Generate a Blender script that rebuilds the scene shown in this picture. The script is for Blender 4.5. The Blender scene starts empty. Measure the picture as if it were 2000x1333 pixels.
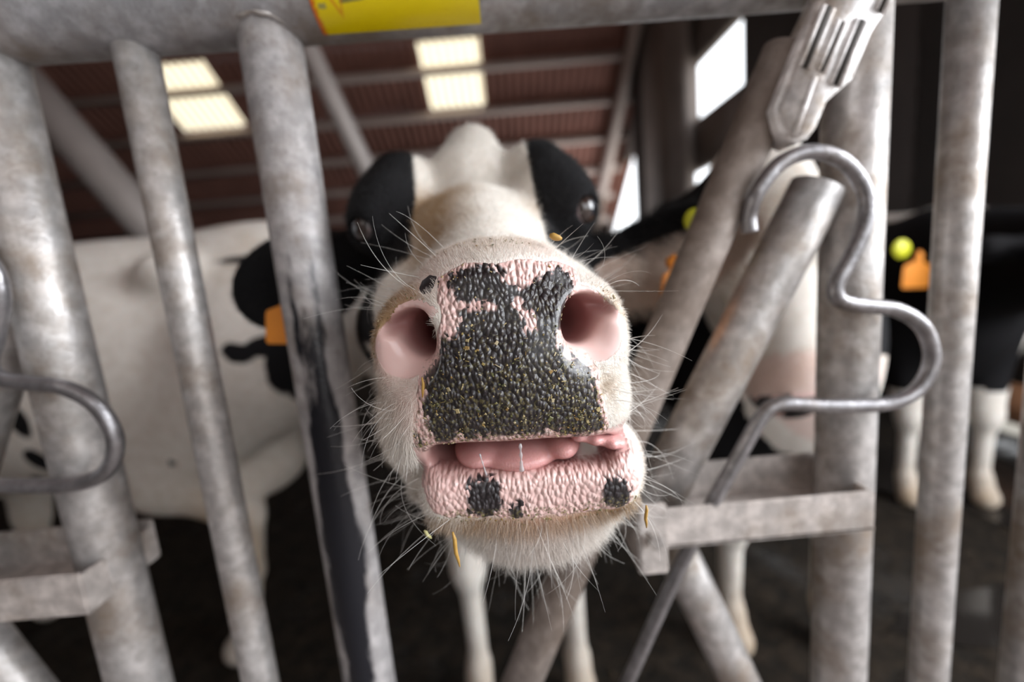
import bpy, bmesh, math, random
import numpy as np
from mathutils import Vector, Matrix, Euler

random.seed(7); RNG = np.random.default_rng(7)
S = bpy.context.scene
HC = 1.30                      # height of the lens above the barn floor; all z below are relative to the lens
FLOOR = -HC

# ------------------------------------------------------------------ camera
PITCH, ROLL = math.radians(8.93), math.radians(5.0)
up0 = Vector((0, math.sin(PITCH), math.cos(PITCH))); fw = Vector((0, math.cos(PITCH), -math.sin(PITCH))); rx = Vector((1, 0, 0))
cr = math.cos(ROLL)*rx - math.sin(ROLL)*up0; cu = math.cos(ROLL)*up0 + math.sin(ROLL)*rx
cam_d = bpy.data.cameras.new('camera'); cam = bpy.data.objects.new('camera', cam_d)
S.collection.objects.link(cam); S.camera = cam
cam_d.lens = 16; cam_d.sensor_width = 36; cam_d.clip_start = 0.01; cam_d.clip_end = 200
mw = Matrix((cr, cu, -fw)).transposed().to_4x4(); mw.translation = Vector((0, 0, HC)); cam.matrix_world = mw
cam_d.dof.use_dof = True; cam_d.dof.focus_distance = 0.272; cam_d.dof.aperture_fstop = 2.2

# ------------------------------------------------------------------ world, daylight, exposure
W = bpy.data.worlds.new('sky'); S.world = W; W.use_nodes = True
bg = W.node_tree.nodes['Background']; bg.inputs[0].default_value = (0.93, 0.96, 1.0, 1); bg.inputs[1].default_value = 2.6
S.view_settings.view_transform = 'Standard'; S.view_settings.look = 'None'
S.view_settings.exposure = 0.22; S.view_settings.gamma = 1.0; S.view_settings.use_curve_mapping = False

def area(name, loc, target, sx, sy, power, col):
    d = bpy.data.lights.new(name, 'AREA'); d.shape = 'RECTANGLE'; d.size = sx; d.size_y = sy; d.energy = power; d.color = col
    o = bpy.data.objects.new(name, d); S.collection.objects.link(o); o.location = Vector(loc) + Vector((0, 0, HC))
    o.rotation_euler = (Vector(target) - Vector(loc)).to_track_quat('-Z', 'Y').to_euler(); return o
area('daylight_through_open_gable', (2.5, -0.15, 0.80), (0.0, 0.42, -0.05), 1.4, 1.6, 74, (0.93, 0.96, 1.0))
area('fill_over_feed_alley', (-0.3, -1.6, 1.6), (0.0, 0.5, -0.1), 2.6, 1.2, 7, (1.0, 0.97, 0.93))  # added soft fill lamp on the camera side, no opening there
area('daylight_beside_fence', (2.85, 0.85, 0.9), (0.2, 0.5, 0.0), 0.9, 1.7, 26, (0.93, 0.96, 1.0))
area('daylight_in_far_openings', (2.85, 11.2, 0.55), (-3.0, 8.5, 1.0), 3.2, 2.2, 60, (0.95, 0.97, 1.0))
bpy.context.view_layer.update()

# ------------------------------------------------------------------ bookkeeping
def thing(name, label, cat, base=(0, 0, 0), group=None, kind=None):
    o = bpy.data.objects.new(name, None); S.collection.objects.link(o); o.empty_display_size = 0.05
    o.location = base; o['label'] = label; o['category'] = cat
    if group: o['group'] = group
    if kind: o['kind'] = kind
    return o
def origin_of(o):
    p = Vector((0, 0, 0))
    while o is not None:
        p += o.location; o = o.parent
    return p
def link(name, me, mat, parent=None, smooth=True, label=None):
    o = bpy.data.objects.new(name, me); S.collection.objects.link(o)
    if mat is not None: me.materials.append(mat)
    if smooth: me.shade_smooth()
    if parent is not None:
        off = origin_of(parent); me.transform(Matrix.Translation(-off)); o.parent = parent
    if label: o['label'] = label
    return o
def struct(o, ):
    o['kind'] = 'structure'; return o
def tag(o, label, cat, group=None, kind=None):
    o['label'] = label; o['category'] = cat
    if group: o['group'] = group
    if kind: o['kind'] = kind
    return o

# ------------------------------------------------------------------ node helpers
def newmat(name):
    m = bpy.data.materials.new(name); m.use_nodes = True; nt = m.node_tree
    return m, nt, nt.nodes['Principled BSDF'], nt.nodes['Material Output']
def N(nt, typ, **kw):
    n = nt.nodes.new(typ)
    for k, v in kw.items():
        if k.startswith('i_'): n.inputs[k[2:].replace('_', ' ')].default_value = v
        else: setattr(n, k, v)
    return n
def L(nt, a, b): nt.links.new(a, b)
def attr(nt, name):
    return N(nt, 'ShaderNodeAttribute', attribute_name=name).outputs['Fac']
def math_(nt, op, a, b=None, c=None, clamp=False):
    n = N(nt, 'ShaderNodeMath', operation=op, use_clamp=clamp)
    for i, v in enumerate((a, b, c)):
        if v is None: continue
        if isinstance(v, (int, float)): n.inputs[i].default_value = v
        else: L(nt, v, n.inputs[i])
    return n.outputs[0]
def mix(nt, f, a, b):
    n = N(nt, 'ShaderNodeMix', data_type='RGBA')
    for s, v in ((n.inputs[0], f), (n.inputs[6], a), (n.inputs[7], b)):
        if isinstance(v, (int, float)): s.default_value = v
        elif isinstance(v, tuple): s.default_value = (*v, 1) if len(v) == 3 else v
        else: L(nt, v, s)
    return n.outputs[2]
def ramp(nt, f, lo, hi):
    n = N(nt, 'ShaderNodeMapRange'); n.interpolation_type = 'SMOOTHSTEP'
    L(nt, f, n.inputs[0]); n.inputs[1].default_value = lo; n.inputs[2].default_value = hi; return n.outputs[0]
def noise(nt, scale, detail=3, vec=None, rough=0.55):
    n = N(nt, 'ShaderNodeTexNoise'); n.inputs['Scale'].default_value = scale; n.inputs['Detail'].default_value = detail
    n.inputs['Roughness'].default_value = rough
    if vec is not None: L(nt, vec, n.inputs['Vector'])
    return n.outputs['Fac']
def objco(nt, scale=(1, 1, 1)):
    tc = N(nt, 'ShaderNodeTexCoord'); mp = N(nt, 'ShaderNodeMapping'); mp.inputs['Scale'].default_value = scale
    L(nt, tc.outputs['Object'], mp.inputs['Vector']); return mp.outputs['Vector']

def galvanised(name, base=(0.55, 0.53, 0.52), dirt=(0.25, 0.185, 0.13), amount=0.65, rough=0.38, metal=0.5, dsc=9.0):
    m, nt, b, o = newmat(name); v = objco(nt)
    n1 = noise(nt, dsc, 5, v, 0.65); n2 = noise(nt, 60, 4, v); n3 = noise(nt, 260, 2, v)
    d = ramp(nt, n1, 0.62 - 0.3*amount, 0.78 - 0.12*amount)
    light = mix(nt, ramp(nt, n2, 0.35, 0.7), tuple(c*0.78 for c in base), tuple(min(1, c*1.22) for c in base))
    c = mix(nt, math_(nt, 'MULTIPLY', d, 0.85), light, dirt); c = mix(nt, math_(nt, 'MULTIPLY', ramp(nt, n3, 0.55, 0.75), 0.35), c, tuple(c*0.6 for c in dirt))
    L(nt, c, b.inputs['Base Color']); b.inputs['Metallic'].default_value = metal
    L(nt, math_(nt, 'ADD', math_(nt, 'MULTIPLY', d, 0.25), rough), b.inputs['Roughness'])
    bp = N(nt, 'ShaderNodeBump'); bp.inputs['Strength'].default_value = 0.35; bp.inputs['Distance'].default_value = 0.0015
    L(nt, math_(nt, 'ADD', n2, n3), bp.inputs['Height']); L(nt, bp.outputs[0], b.inputs['Normal']); return m
def plain(name, col, rough=0.6, metal=0.0, var=0.15, sc=20, bump=0.0):
    m, nt, b, o = newmat(name); v = objco(nt); n = noise(nt, sc, 4, v)
    L(nt, mix(nt, n, tuple(c*(1-var) for c in col), tuple(min(1, c*(1+var)) for c in col)), b.inputs['Base Color'])
    b.inputs['Roughness'].default_value = rough; b.inputs['Metallic'].default_value = metal
    if bump:
        bp = N(nt, 'ShaderNodeBump'); bp.inputs['Strength'].default_value = bump; bp.inputs['Distance'].default_value = 0.01
        L(nt, n, bp.inputs['Height']); L(nt, bp.outputs[0], b.inputs['Normal'])
    return m

# ------------------------------------------------------------------ mesh helpers
def tube_mesh(name, pts, rad, seg=24, caps=True, rim=None):
    """one closed tube swept along pts; rad is a number or one per point"""
    pts = [Vector(p) for p in pts]; n = len(pts)
    if not hasattr(rad, '__len__'): rad = [rad]*n
    verts, faces = [], []; prev = None
    for i, p in enumerate(pts):
        t = (pts[min(i+1, n-1)] - pts[max(i-1, 0)]).normalized()
        if prev is None:
            a = Vector((0, 1, 0)) if abs(t.y) < 0.9 else Vector((1, 0, 0)); nx = (a - t*a.dot(t)).normalized()
        else: nx = (prev - t*prev.dot(t)).normalized()
        prev = nx; ny = t.cross(nx)
        for k in range(seg):
            a = 2*math.pi*k/seg; verts.append(p + rad[i]*(math.cos(a)*nx + math.sin(a)*ny))
    for i in range(n-1):
        for k in range(seg):
            faces.append((i*seg+k, i*seg+(k+1) % seg, (i+1)*seg+(k+1) % seg, (i+1)*seg+k))
    if caps:
        faces.append(tuple(range(seg-1, -1, -1))); faces.append(tuple((n-1)*seg+k for k in range(seg)))
    me = bpy.data.meshes.new(name); me.from_pydata([tuple(v) for v in verts], [], faces); me.update(); return me
def catmull(pts, sub=8):
    P = [Vector(p) for p in pts]; out = []
    for i in range(len(P)-1):
        p0, p1, p2, p3 = P[max(i-1, 0)], P[i], P[i+1], P[min(i+2, len(P)-1)]
        for k in range(sub):
            t = k/sub
            out.append(0.5*((2*p1) + (-p0+p2)*t + (2*p0-5*p1+4*p2-p3)*t*t + (-p0+3*p1-3*p2+p3)*t**3))
    out.append(P[-1]); return out
def box_bm(bm, lo, hi, bevel=0.0, rot=None, about=None):
    r = bmesh.ops.create_cube(bm, size=1.0); vs = r['verts']
    c = (Vector(lo)+Vector(hi))/2; s = Vector(hi)-Vector(lo)
    for v in vs: v.co = Vector((v.co.x*s.x, v.co.y*s.y, v.co.z*s.z)) + c
    if bevel > 0:
        es = list({e for v in vs for e in v.link_edges})
        vs = list({v for f in bmesh.ops.bevel(bm, geom=es, offset=bevel, segments=2, affect='EDGES')['faces'] for v in f.verts} | {v for v in vs if v.is_valid})
    if rot is not None:
        bmesh.ops.rotate(bm, verts=[v for v in vs if v.is_valid], cent=about or c, matrix=rot)
def bm_mesh(name, bm):
    me = bpy.data.meshes.new(name); bm.to_mesh(me); bm.free(); return me
def box_mesh(name, lo, hi, bevel=0.0, rot=None):
    bm = bmesh.new(); box_bm(bm, lo, hi, bevel, rot); return bm_mesh(name, bm)
def prism_mesh(name, poly, y0, y1, bevel=0.0, segs=2):
    """poly of (x,z) pushed from y0 to y1"""
    bm = bmesh.new(); a = [bm.verts.new((x, y0, z)) for x, z in poly]; b = [bm.verts.new((x, y1, z)) for x, z in poly]; n = len(poly)
    f1 = bm.faces.new(a); f2 = bm.faces.new(b[::-1])
    for i in range(n): bm.faces.new((a[i], b[i], b[(i+1) % n], a[(i+1) % n]))
    bmesh.ops.recalc_face_normals(bm, faces=bm.faces)
    if bevel: bmesh.ops.bevel(bm, geom=list(set(f1.edges) | set(f2.edges)), offset=bevel, segments=segs, affect='EDGES')
    return bm_mesh(name, bm)
def quad_strip_mesh(name, verts, faces):
    me = bpy.data.meshes.new(name); me.from_pydata(verts, [], faces); me.update(); return me

# ------------------------------------------------------------------ implicit surfaces -> one continuous mesh
class Field:
    def __init__(s, xs, ys, zs):
        s.x = np.asarray(xs, np.float32); s.y = np.asarray(ys, np.float32); s.z = np.asarray(zs, np.float32)
        s.F = np.full((len(s.x), len(s.y), len(s.z)), 1.0, np.float32)
    def _sl(s, lo, hi):
        out = []
        for ax, a, b in ((s.x, lo[0], hi[0]), (s.y, lo[1], hi[1]), (s.z, lo[2], hi[2])):
            i = max(int(np.searchsorted(ax, a))-1, 0); j = min(int(np.searchsorted(ax, b))+1, len(ax)); out.append(slice(i, j))
        return tuple(out)
    def apply(s, fn, lo, hi, k, op='add'):
        m = k + 0.03; lo = np.array(lo)-m; hi = np.array(hi)+m; sl = s._sl(lo, hi)
        X = s.x[sl[0]][:, None, None]; Y = s.y[sl[1]][None, :, None]; Z = s.z[sl[2]][None, None, :]
        if 0 in (X.size, Y.size, Z.size): return
        d = fn(X, Y, Z).astype(np.float32); a = s.F[sl]
        if op == 'add':
            h = np.clip(0.5+0.5*(a-d)/k, 0, 1); s.F[sl] = a*(1-h)+d*h - k*h*(1-h)
        else:
            h = np.clip(0.5-0.5*(a+d)/k, 0, 1); s.F[sl] = a*(1-h)-d*h + k*h*(1-h)
    def ell(s, c, r, k=0.02, rot=(0, 0, 0), op='add'):
        M = np.array(Euler([math.radians(v) for v in rot]).to_matrix()).T; c = np.array(c, np.float32); r = np.array(r, np.float32); R = float(max(r))
        def fn(X, Y, Z):
            x, y, z = X-c[0], Y-c[1], Z-c[2]
            a = (M[0, 0]*x+M[0, 1]*y+M[0, 2]*z)/r[0]; b = (M[1, 0]*x+M[1, 1]*y+M[1, 2]*z)/r[1]; g = (M[2, 0]*x+M[2, 1]*y+M[2, 2]*z)/r[2]
            k0 = np.sqrt(a*a+b*b+g*g)+1e-6; k1 = np.sqrt((a/r[0])**2+(b/r[1])**2+(g/r[2])**2)+1e-6
            return k0*(k0-1)/k1
        s.apply(fn, c-R, c+R, k, op)
    def cap(s, a, b, ra, rb, k=0.02, op='add', sx=1.0):
        a = np.array(a, np.float32); b = np.array(b, np.float32); ab = b-a; q = float(ab@ab); R = max(ra, rb)
        def fn(X, Y, Z):
            x, y, z = X-a[0], Y-a[1], Z-a[2]; t = np.clip((x*ab[0]+y*ab[1]+z*ab[2])/q, 0, 1)
            return np.sqrt(((x-t*ab[0])/sx)**2+(y-t*ab[1])**2+(z-t*ab[2])**2) - (ra+(rb-ra)*t)
        s.apply(fn, np.minimum(a, b)-R*max(1, sx), np.maximum(a, b)+R*max(1, sx), k, op)
    def rbox(s, c, h, r, k=0.02, rot=(0, 0, 0), op='add'):
        M = np.array(Euler([math.radians(v) for v in rot]).to_matrix()).T; c = np.array(c, np.float32); h = np.array(h, np.float32)-r; R = float(np.linalg.norm(h))+r
        def fn(X, Y, Z):
            x, y, z = X-c[0], Y-c[1], Z-c[2]
            q = [np.abs(M[i, 0]*x+M[i, 1]*y+M[i, 2]*z)-h[i] for i in range(3)]
            return np.sqrt(np.maximum(q[0], 0)**2+np.maximum(q[1], 0)**2+np.maximum(q[2], 0)**2) + np.minimum(np.maximum(q[0], np.maximum(q[1], q[2])), 0) - r
        s.apply(fn, c-R, c+R, k, op)
    def mesh(s):
        F = s.F; ins = F < 0; nx, ny, nz = F.shape
        acc = {}; ids, px, py, pz = [], [], [], []; edges = []
        ax = (s.x, s.y, s.z)
        for d in range(3):
            sa = [slice(None)]*3; sb = [slice(None)]*3; sa[d] = slice(0, -1); sb[d] = slice(1, None)
            A = ins[tuple(sa)]; B = ins[tuple(sb)]; I = np.array(np.nonzero(A != B)); J = I.copy(); J[d] += 1
            fa = F[tuple(I)]; fb = F[tuple(J)]; t = fa/(fa-fb)
            P = np.stack([ax[i][I[i]] for i in range(3)]).astype(np.float64); P[d] = ax[d][I[d]]*(1-t)+ax[d][J[d]]*t
            u, v = (d+1) % 3, (d+2) % 3; cells = []
            for du, dv in ((-1, -1), (0, -1), (0, 0), (-1, 0)):
                C = I.copy(); C[u] += du; C[v] += dv; cells.append((C[0]*ny+C[1])*nz+C[2])
            ok = (I[u] > 0) & (I[v] > 0) & (I[u] < F.shape[u]-1) & (I[v] < F.shape[v]-1)
            for c in cells: ids.append(c[ok]); px.append(P[0][ok]); py.append(P[1][ok]); pz.append(P[2][ok])
            flip = A[tuple(I)][ok]; q = np.stack([c[ok] for c in cells], 1); q[~flip] = q[~flip][:, ::-1]; edges.append(q)
        ids = np.concatenate(ids); uq, inv = np.unique(ids, return_inverse=True); cnt = np.bincount(inv)
        V = np.stack([np.bincount(inv, np.concatenate(p))/cnt for p in (px, py, pz)], 1)
        Q = np.searchsorted(uq, np.concatenate(edges)); return V, Q
def relax(V, Q, it=2, lam=0.5):
    a = np.concatenate([Q[:, 0], Q[:, 1], Q[:, 2], Q[:, 3]]); b = np.concatenate([Q[:, 1], Q[:, 2], Q[:, 3], Q[:, 0]])
    A = np.concatenate([a, b]); B = np.concatenate([b, a]); cnt = np.bincount(A, minlength=len(V))[:, None]
    for _ in range(it):
        M = np.stack([np.bincount(A, V[B, i], minlength=len(V)) for i in range(3)], 1)/np.maximum(cnt, 1); V = V + lam*(M-V)
    return V
def np_mesh(name, V, Q, attrs=None):
    me = bpy.data.meshes.new(name); me.vertices.add(len(V)); me.vertices.foreach_set('co', V.astype(np.float32).ravel())
    me.loops.add(Q.size); me.loops.foreach_set('vertex_index', Q.astype(np.int32).ravel())
    me.polygons.add(len(Q)); me.polygons.foreach_set('loop_start', np.arange(0, Q.size, 4, dtype=np.int32))
    me.update(calc_edges=True); me.validate()
    for k, v in (attrs or {}).items():
        me.attributes.new(k, 'FLOAT', 'POINT').data.foreach_set('value', v.astype(np.float32))
    return me
def sdpoly(x, z, poly):
    """signed distance, positive inside"""
    P = np.array(poly, float)*1e-4; d = np.full(x.shape, 1e9); ins = np.zeros(x.shape, bool); n = len(P)
    for i in range(n):
        ax_, az = P[i]; bx, bz = P[(i+1) % n]; ex, ez = bx-ax_, bz-az; t = np.clip(((x-ax_)*ex+(z-az)*ez)/(ex*ex+ez*ez), 0, 1)
        d = np.minimum(d, (x-ax_-t*ex)**2+(z-az-t*ez)**2)
        c = ((az > z) != (bz > z)) & (x < (bx-ax_)*(z-az)/(bz-az+1e-12)+ax_); ins ^= c
    return np.where(ins, 1, -1)*np.sqrt(d)
def wob(x, y, z, s, seed=0):
    r = np.random.default_rng(seed); o = 0
    for i in range(5):
        k = r.normal(size=3)*s*(1+0.5*i); o = o + np.sin(k[0]*x+k[1]*y+k[2]*z+r.uniform(0, 6.28))/(1+0.5*i)
    return o/3
def sstep(v, a, b):
    t = np.clip((v-a)/(b-a), 0, 1); return t*t*(3-2*t)
def axis(*segs):
    """(start, step, stop) pieces joined into one grid axis"""
    out = []
    for a, st, b in segs: out += list(np.arange(a, b-1e-6, st))
    out.append(segs[-1][2]); return np.array(sorted(set(np.round(out, 5))))

# ------------------------------------------------------------------ coat and hair materials
def coat_material():
    m, nt, b, o = newmat('cow_coat'); v = objco(nt)
    # long fine streaks of the coat
    vs = objco(nt, (1, 0.25, 0.4)); n1 = noise(nt, 900, 3, vs); n2 = noise(nt, 35, 4, v); n3 = noise(nt, 220, 3, v)
    white = mix(nt, ramp(nt, n2, 0.35, 0.7), (0.80, 0.75, 0.69), (0.70, 0.64, 0.57)); white = mix(nt, math_(nt, 'MULTIPLY', ramp(nt, n1, 0.45, 0.7), 0.25), white, (0.48, 0.42, 0.36))
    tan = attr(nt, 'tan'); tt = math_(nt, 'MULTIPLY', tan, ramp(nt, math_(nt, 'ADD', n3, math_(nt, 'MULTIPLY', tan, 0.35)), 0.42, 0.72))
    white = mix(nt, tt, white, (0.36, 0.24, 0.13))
    white = mix(nt, attr(nt, 'blush'), white, (0.68, 0.42, 0.37))
    black = mix(nt, n1, (0.004, 0.004, 0.005), (0.012, 0.011, 0.012))
    bk = math_(nt, 'ADD', attr(nt, 'black'), math_(nt, 'MULTIPLY', math_(nt, 'SUBTRACT', n3, 0.5), 0.006))
    fur = mix(nt, ramp(nt, bk, -0.002, 0.002), white, black)
    # moist pebbled skin of nose plate and lips
    vp = objco(nt, (1.25, 0.35, 0.82)); wq = N(nt, 'ShaderNodeTexNoise'); wq.inputs['Scale'].default_value = 55; L(nt, vp, wq.inputs['Vector'])
    vm = N(nt, 'ShaderNodeMixRGB'); vm.blend_type = 'LINEAR_LIGHT'; vm.inputs[0].default_value = 0.003; L(nt, vp, vm.inputs[1]); L(nt, wq.outputs['Color'], vm.inputs[2])
    vo = N(nt, 'ShaderNodeTexVoronoi', feature='SMOOTH_F1'); vo.inputs['Scale'].default_value = 305; vo.inputs['Smoothness'].default_value = 0.35; L(nt, vm.outputs[0], vo.inputs['Vector'])
    vc = N(nt, 'ShaderNodeTexVoronoi'); vc.inputs['Scale'].default_value = 305; L(nt, vm.outputs[0], vc.inputs['Vector'])
    sep = N(nt, 'ShaderNodeSeparateColor'); L(nt, vc.outputs['Color'], sep.inputs[0])
    sk = math_(nt, 'ADD', attr(nt, 'pigment'), math_(nt, 'MULTIPLY', math_(nt, 'SUBTRACT', sep.outputs[0], 0.5), 0.0045))
    pit = ramp(nt, vo.outputs['Distance'], 0.15, 0.75)
    peb = attr(nt, 'pebble'); pink = mix(nt, math_(nt, 'MULTIPLY', sep.outputs[1], peb), (0.80, 0.55, 0.51), (0.85, 0.66, 0.61)); pink = mix(nt, math_(nt, 'MULTIPLY', math_(nt, 'MULTIPLY', pit, peb), 0.3), pink, (0.60, 0.25, 0.23))
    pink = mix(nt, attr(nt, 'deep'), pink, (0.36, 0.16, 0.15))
    dark = mix(nt, math_(nt, 'MULTIPLY', sep.outputs[2], 0.6), (0.030, 0.026, 0.030), (0.070, 0.060, 0.066)); dark = mix(nt, pit, dark, (0.012, 0.009, 0.011))
    film = math_(nt, 'MULTIPLY', attr(nt, 'mucky'), ramp(nt, noise(nt, 420, 4, v, 0.7), 0.5, 0.62)); skin = mix(nt, ramp(nt, sk, -0.0012, 0.0012), pink, dark); skin = mix(nt, film, skin, (0.17, 0.145, 0.06))
    s = attr(nt, 'skin'); sfac = ramp(nt, math_(nt, 'ADD', s, math_(nt, 'MULTIPLY', math_(nt, 'SUBTRACT', n3, 0.5), 0.5)), 0.4, 0.6)
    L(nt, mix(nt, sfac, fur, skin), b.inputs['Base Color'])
    rr = math_(nt, 'SUBTRACT', 0.78, math_(nt, 'MULTIPLY', sfac, 0.42)); L(nt, rr, b.inputs['Roughness']); L(nt, math_(nt, 'ADD', 0.15, math_(nt, 'MULTIPLY', sfac, 0.35)), b.inputs['Specular IOR Level'])
    b.inputs['Subsurface Weight'].default_value = 0.12; b.inputs['Subsurface Radius'].default_value = (1.0, 0.4, 0.3); b.inputs['Subsurface Scale'].default_value = 0.004
    L(nt, math_(nt, 'MULTIPLY', sfac, 0.55), b.inputs['Coat Weight']); b.inputs['Coat Roughness'].default_value = 0.13
    hs = math_(nt, 'MULTIPLY', math_(nt, 'MULTIPLY', math_(nt, 'SUBTRACT', 1.0, vo.outputs['Distance']), attr(nt, 'pebble')), 1.0)
    hf = math_(nt, 'MULTIPLY', n1, 0.25); hh = mix(nt, sfac, hf, hs)
    bp = N(nt, 'ShaderNodeBump'); bp.inputs['Strength'].default_value = 1.0; bp.inputs['Distance'].default_value = 0.0030
    L(nt, hh, bp.inputs['Height']); L(nt, bp.outputs[0], b.inputs['Normal']); return m
COAT = coat_material()
def hair_material():
    m, nt, b, o = newmat('cow_hair'); a = N(nt, 'ShaderNodeAttribute', attribute_name='hcol')
    L(nt, a.outputs['Color'], b.inputs['Base Color']); b.inputs['Roughness'].default_value = 0.45; b.inputs['Specular IOR Level'].default_value = 0.35
    return m
HAIR = hair_material()
def hair_object(name, P, R, col, parent, label=None):
    """P: n x k x 3 strand points, R: n x k radii, col: n x 3"""
    n, k, _ = P.shape; hc = bpy.data.hair_curves.new(name); hc.add_curves([k]*n)
    off = np.array(origin_of(parent))
    hc.attributes['position'].data.foreach_set('vector', (P-off).astype(np.float32).ravel())
    ra = hc.attributes.get('radius') or hc.attributes.new('radius', 'FLOAT', 'POINT'); ra.data.foreach_set('value', R.astype(np.float32).ravel())
    ca = hc.attributes.new('hcol', 'FLOAT_COLOR', 'CURVE'); ca.data.foreach_set('color', np.concatenate([col, np.ones((n, 1))], 1).astype(np.float32).ravel())
    o = bpy.data.objects.new(name, hc); S.collection.objects.link(o); hc.materials.append(HAIR); o.parent = parent; o['kind'] = 'stuff'
    if label: o['label'] = label
    return o

# ================================================================== the barn
def floor_material():
    m, nt, b, o = newmat('wet_muck'); v = objco(nt); n1 = noise(nt, 1.6, 6, v, 0.65); n2 = noise(nt, 14, 5, v, 0.7); n3 = noise(nt, 60, 4, v, 0.6)
    c = mix(nt, ramp(nt, n2, 0.35, 0.7), (0.010, 0.008, 0.006), (0.034, 0.024, 0.016)); c = mix(nt, ramp(nt, n3, 0.55, 0.72), c, (0.075, 0.052, 0.028))
    b.inputs['Specular IOR Level'].default_value = 0.16; L(nt, c, b.inputs['Base Color']); L(nt, math_(nt, 'ADD', math_(nt, 'MULTIPLY', ramp(nt, n1, 0.36, 0.46), 0.6), 0.18), b.inputs['Roughness'])
    bp = N(nt, 'ShaderNodeBump'); bp.inputs['Strength'].default_value = 0.9; bp.inputs['Distance'].default_value = 0.05
    L(nt, math_(nt, 'ADD', n2, math_(nt, 'MULTIPLY', n3, 0.4)), bp.inputs['Height']); L(nt, bp.outputs[0], b.inputs['Normal']); return m
MUCK = floor_material()
CONC = plain('stained_concrete', (0.26, 0.22, 0.20), 0.85, 0, 0.35, 2.2, 0.3)
PANEL = plain('dark_wall_boards', (0.055, 0.045, 0.042), 0.8, 0, 0.4, 3.0, 0.2)
TIMB = plain('pale_purlin_steel', (0.66, 0.55, 0.50), 0.7, 0, 0.2, 6)
ROOFM = plain('red_brown_corrugated_sheet', (0.34, 0.16, 0.125), 0.8, 0, 0.4, 1.4)
PALLET = plain('rusty_brown_board', (0.36, 0.17, 0.085), 0.75, 0, 0.3, 8)
STEEL = plain('grey_brace_steel', (0.34, 0.30, 0.28), 0.55, 0.2, 0.2, 5)
def skylight_material():
    m, nt, b, o = newmat('translucent_corrugated_sheet'); nt.nodes.remove(b)
    t = N(nt, 'ShaderNodeBsdfTranslucent'); t.inputs[0].default_value = (1.0, 0.90, 0.70, 1); p = N(nt, 'ShaderNodeBsdfTransparent'); p.inputs[0].default_value = (1.0, 0.93, 0.80, 1)
    x = N(nt, 'ShaderNodeMixShader'); v = objco(nt); x.inputs[0].default_value = 0.5; wv = N(nt, 'ShaderNodeTexWave'); wv.inputs['Scale'].default_value = 1.0; wv.bands_direction = 'X'; L(nt, objco(nt, (1.963, 1, 1)), wv.inputs['Vector']); cw = mix(nt, wv.outputs['Fac'], (0.34, 0.28, 0.19), (0.85, 0.74, 0.52)); L(nt, cw, t.inputs[0]); L(nt, cw, p.inputs[0])  # rib brightness painted in: light and dark bands across the sheet colour
    L(nt, t.outputs[0], x.inputs[1]); L(nt, p.outputs[0], x.inputs[2]); L(nt, x.outputs[0], o.inputs[0]); return m
SKYL = skylight_material()

XW = 3.0; YB = 13.7; XL = -12.0; YR = 6.0
def roofz(y): return 9.9-0.652*y if y > YR else 9.9-0.652*YR-0.42*(YR-y)
# floor of the barn and of the feed alley
struct(link('floor', quad_strip_mesh('floor', [(XL, 0.62, FLOOR), (XW+0.1, 0.62, FLOOR), (XW+0.1, YB, FLOOR), (XL, YB, FLOOR)], [(0, 1, 2, 3)]), MUCK))
struct(link('floor_feed_alley', quad_strip_mesh('alley', [(XL, -6, FLOOR-0.01), (XW+6, -6, FLOOR-0.01), (XW+6, 0.42, FLOOR-0.01), (XL, 0.42, FLOOR-0.01)], [(0, 1, 2, 3)]), CONC))
struct(link('trim_feed_kerb', box_mesh('kerb', (XL, 0.42, FLOOR-0.05), (XW, 0.62, FLOOR+0.28), 0.02), CONC))
struct(link('ground', quad_strip_mesh('ground', [(-60, -60, FLOOR-0.06), (80, -60, FLOOR-0.06), (80, 80, FLOOR-0.06), (-60, 80, FLOOR-0.06)], [(0, 1, 2, 3)]), plain('pale_dry_yard', (0.34, 0.31, 0.26), 0.9, 0, 0.2, 0.5)))
# corrugated roof, cut around the two skylights
def corrugated(name, x0, x1, y0, y1, mat, dz=0.0):
    n = max(8, int((x1-x0)/0.02)); xs = np.linspace(x0, x1, n+1); V = []; Fc = []
    for y in (y0, y1):
        for x in xs: V.append((x, y, roofz(y)+dz+0.028*math.sin(2*math.pi*x/0.16)))
    for i in range(n): Fc.append((i, i+1, n+2+i, n+1+i))
    return link(name, quad_strip_mesh(name, V, Fc), mat)
SKX = [(-6.30, -5.05), (-1.23, -0.12)]; SKY = (8.86, 9.99)
struct(corrugated('ceiling', XL, XW+0.3, SKY[1], YB+0.3, ROOFM)); struct(corrugated('ceiling_upper', XL, XW+0.3, YR, SKY[0], ROOFM))
for i, (a, b_) in enumerate([(XL, SKX[0][0]), (SKX[0][1], SKX[1][0]), (SKX[1][1], XW+0.3)]): struct(corrugated('ceiling_middle_%d' % (i+1), a, b_, SKY[0], SKY[1], ROOFM))
struct(corrugated('ceiling_front', XL, XW+0.3, -1.2, YR, ROOFM))
for i, (a, b_) in enumerate(SKX):
    o = struct(corrugated('window_%d' % (i+1), a, b_, SKY[0], SKY[1], SKYL, 0.004))
# purlins run across under the sheets
k = 0
for i in range(-4, 6):
    y = 9.21+0.80*i
    if y < YR: continue
    z = roofz(y); k += 1
    r = Matrix.Rotation(math.atan(-0.652), 3, 'X')
    struct(link('trim_purlin_%d' % k, box_mesh('purlin', (XL, y-0.05, z-0.20), (XW, y+0.05, z-0.04), 0.008, r), TIMB))
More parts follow.
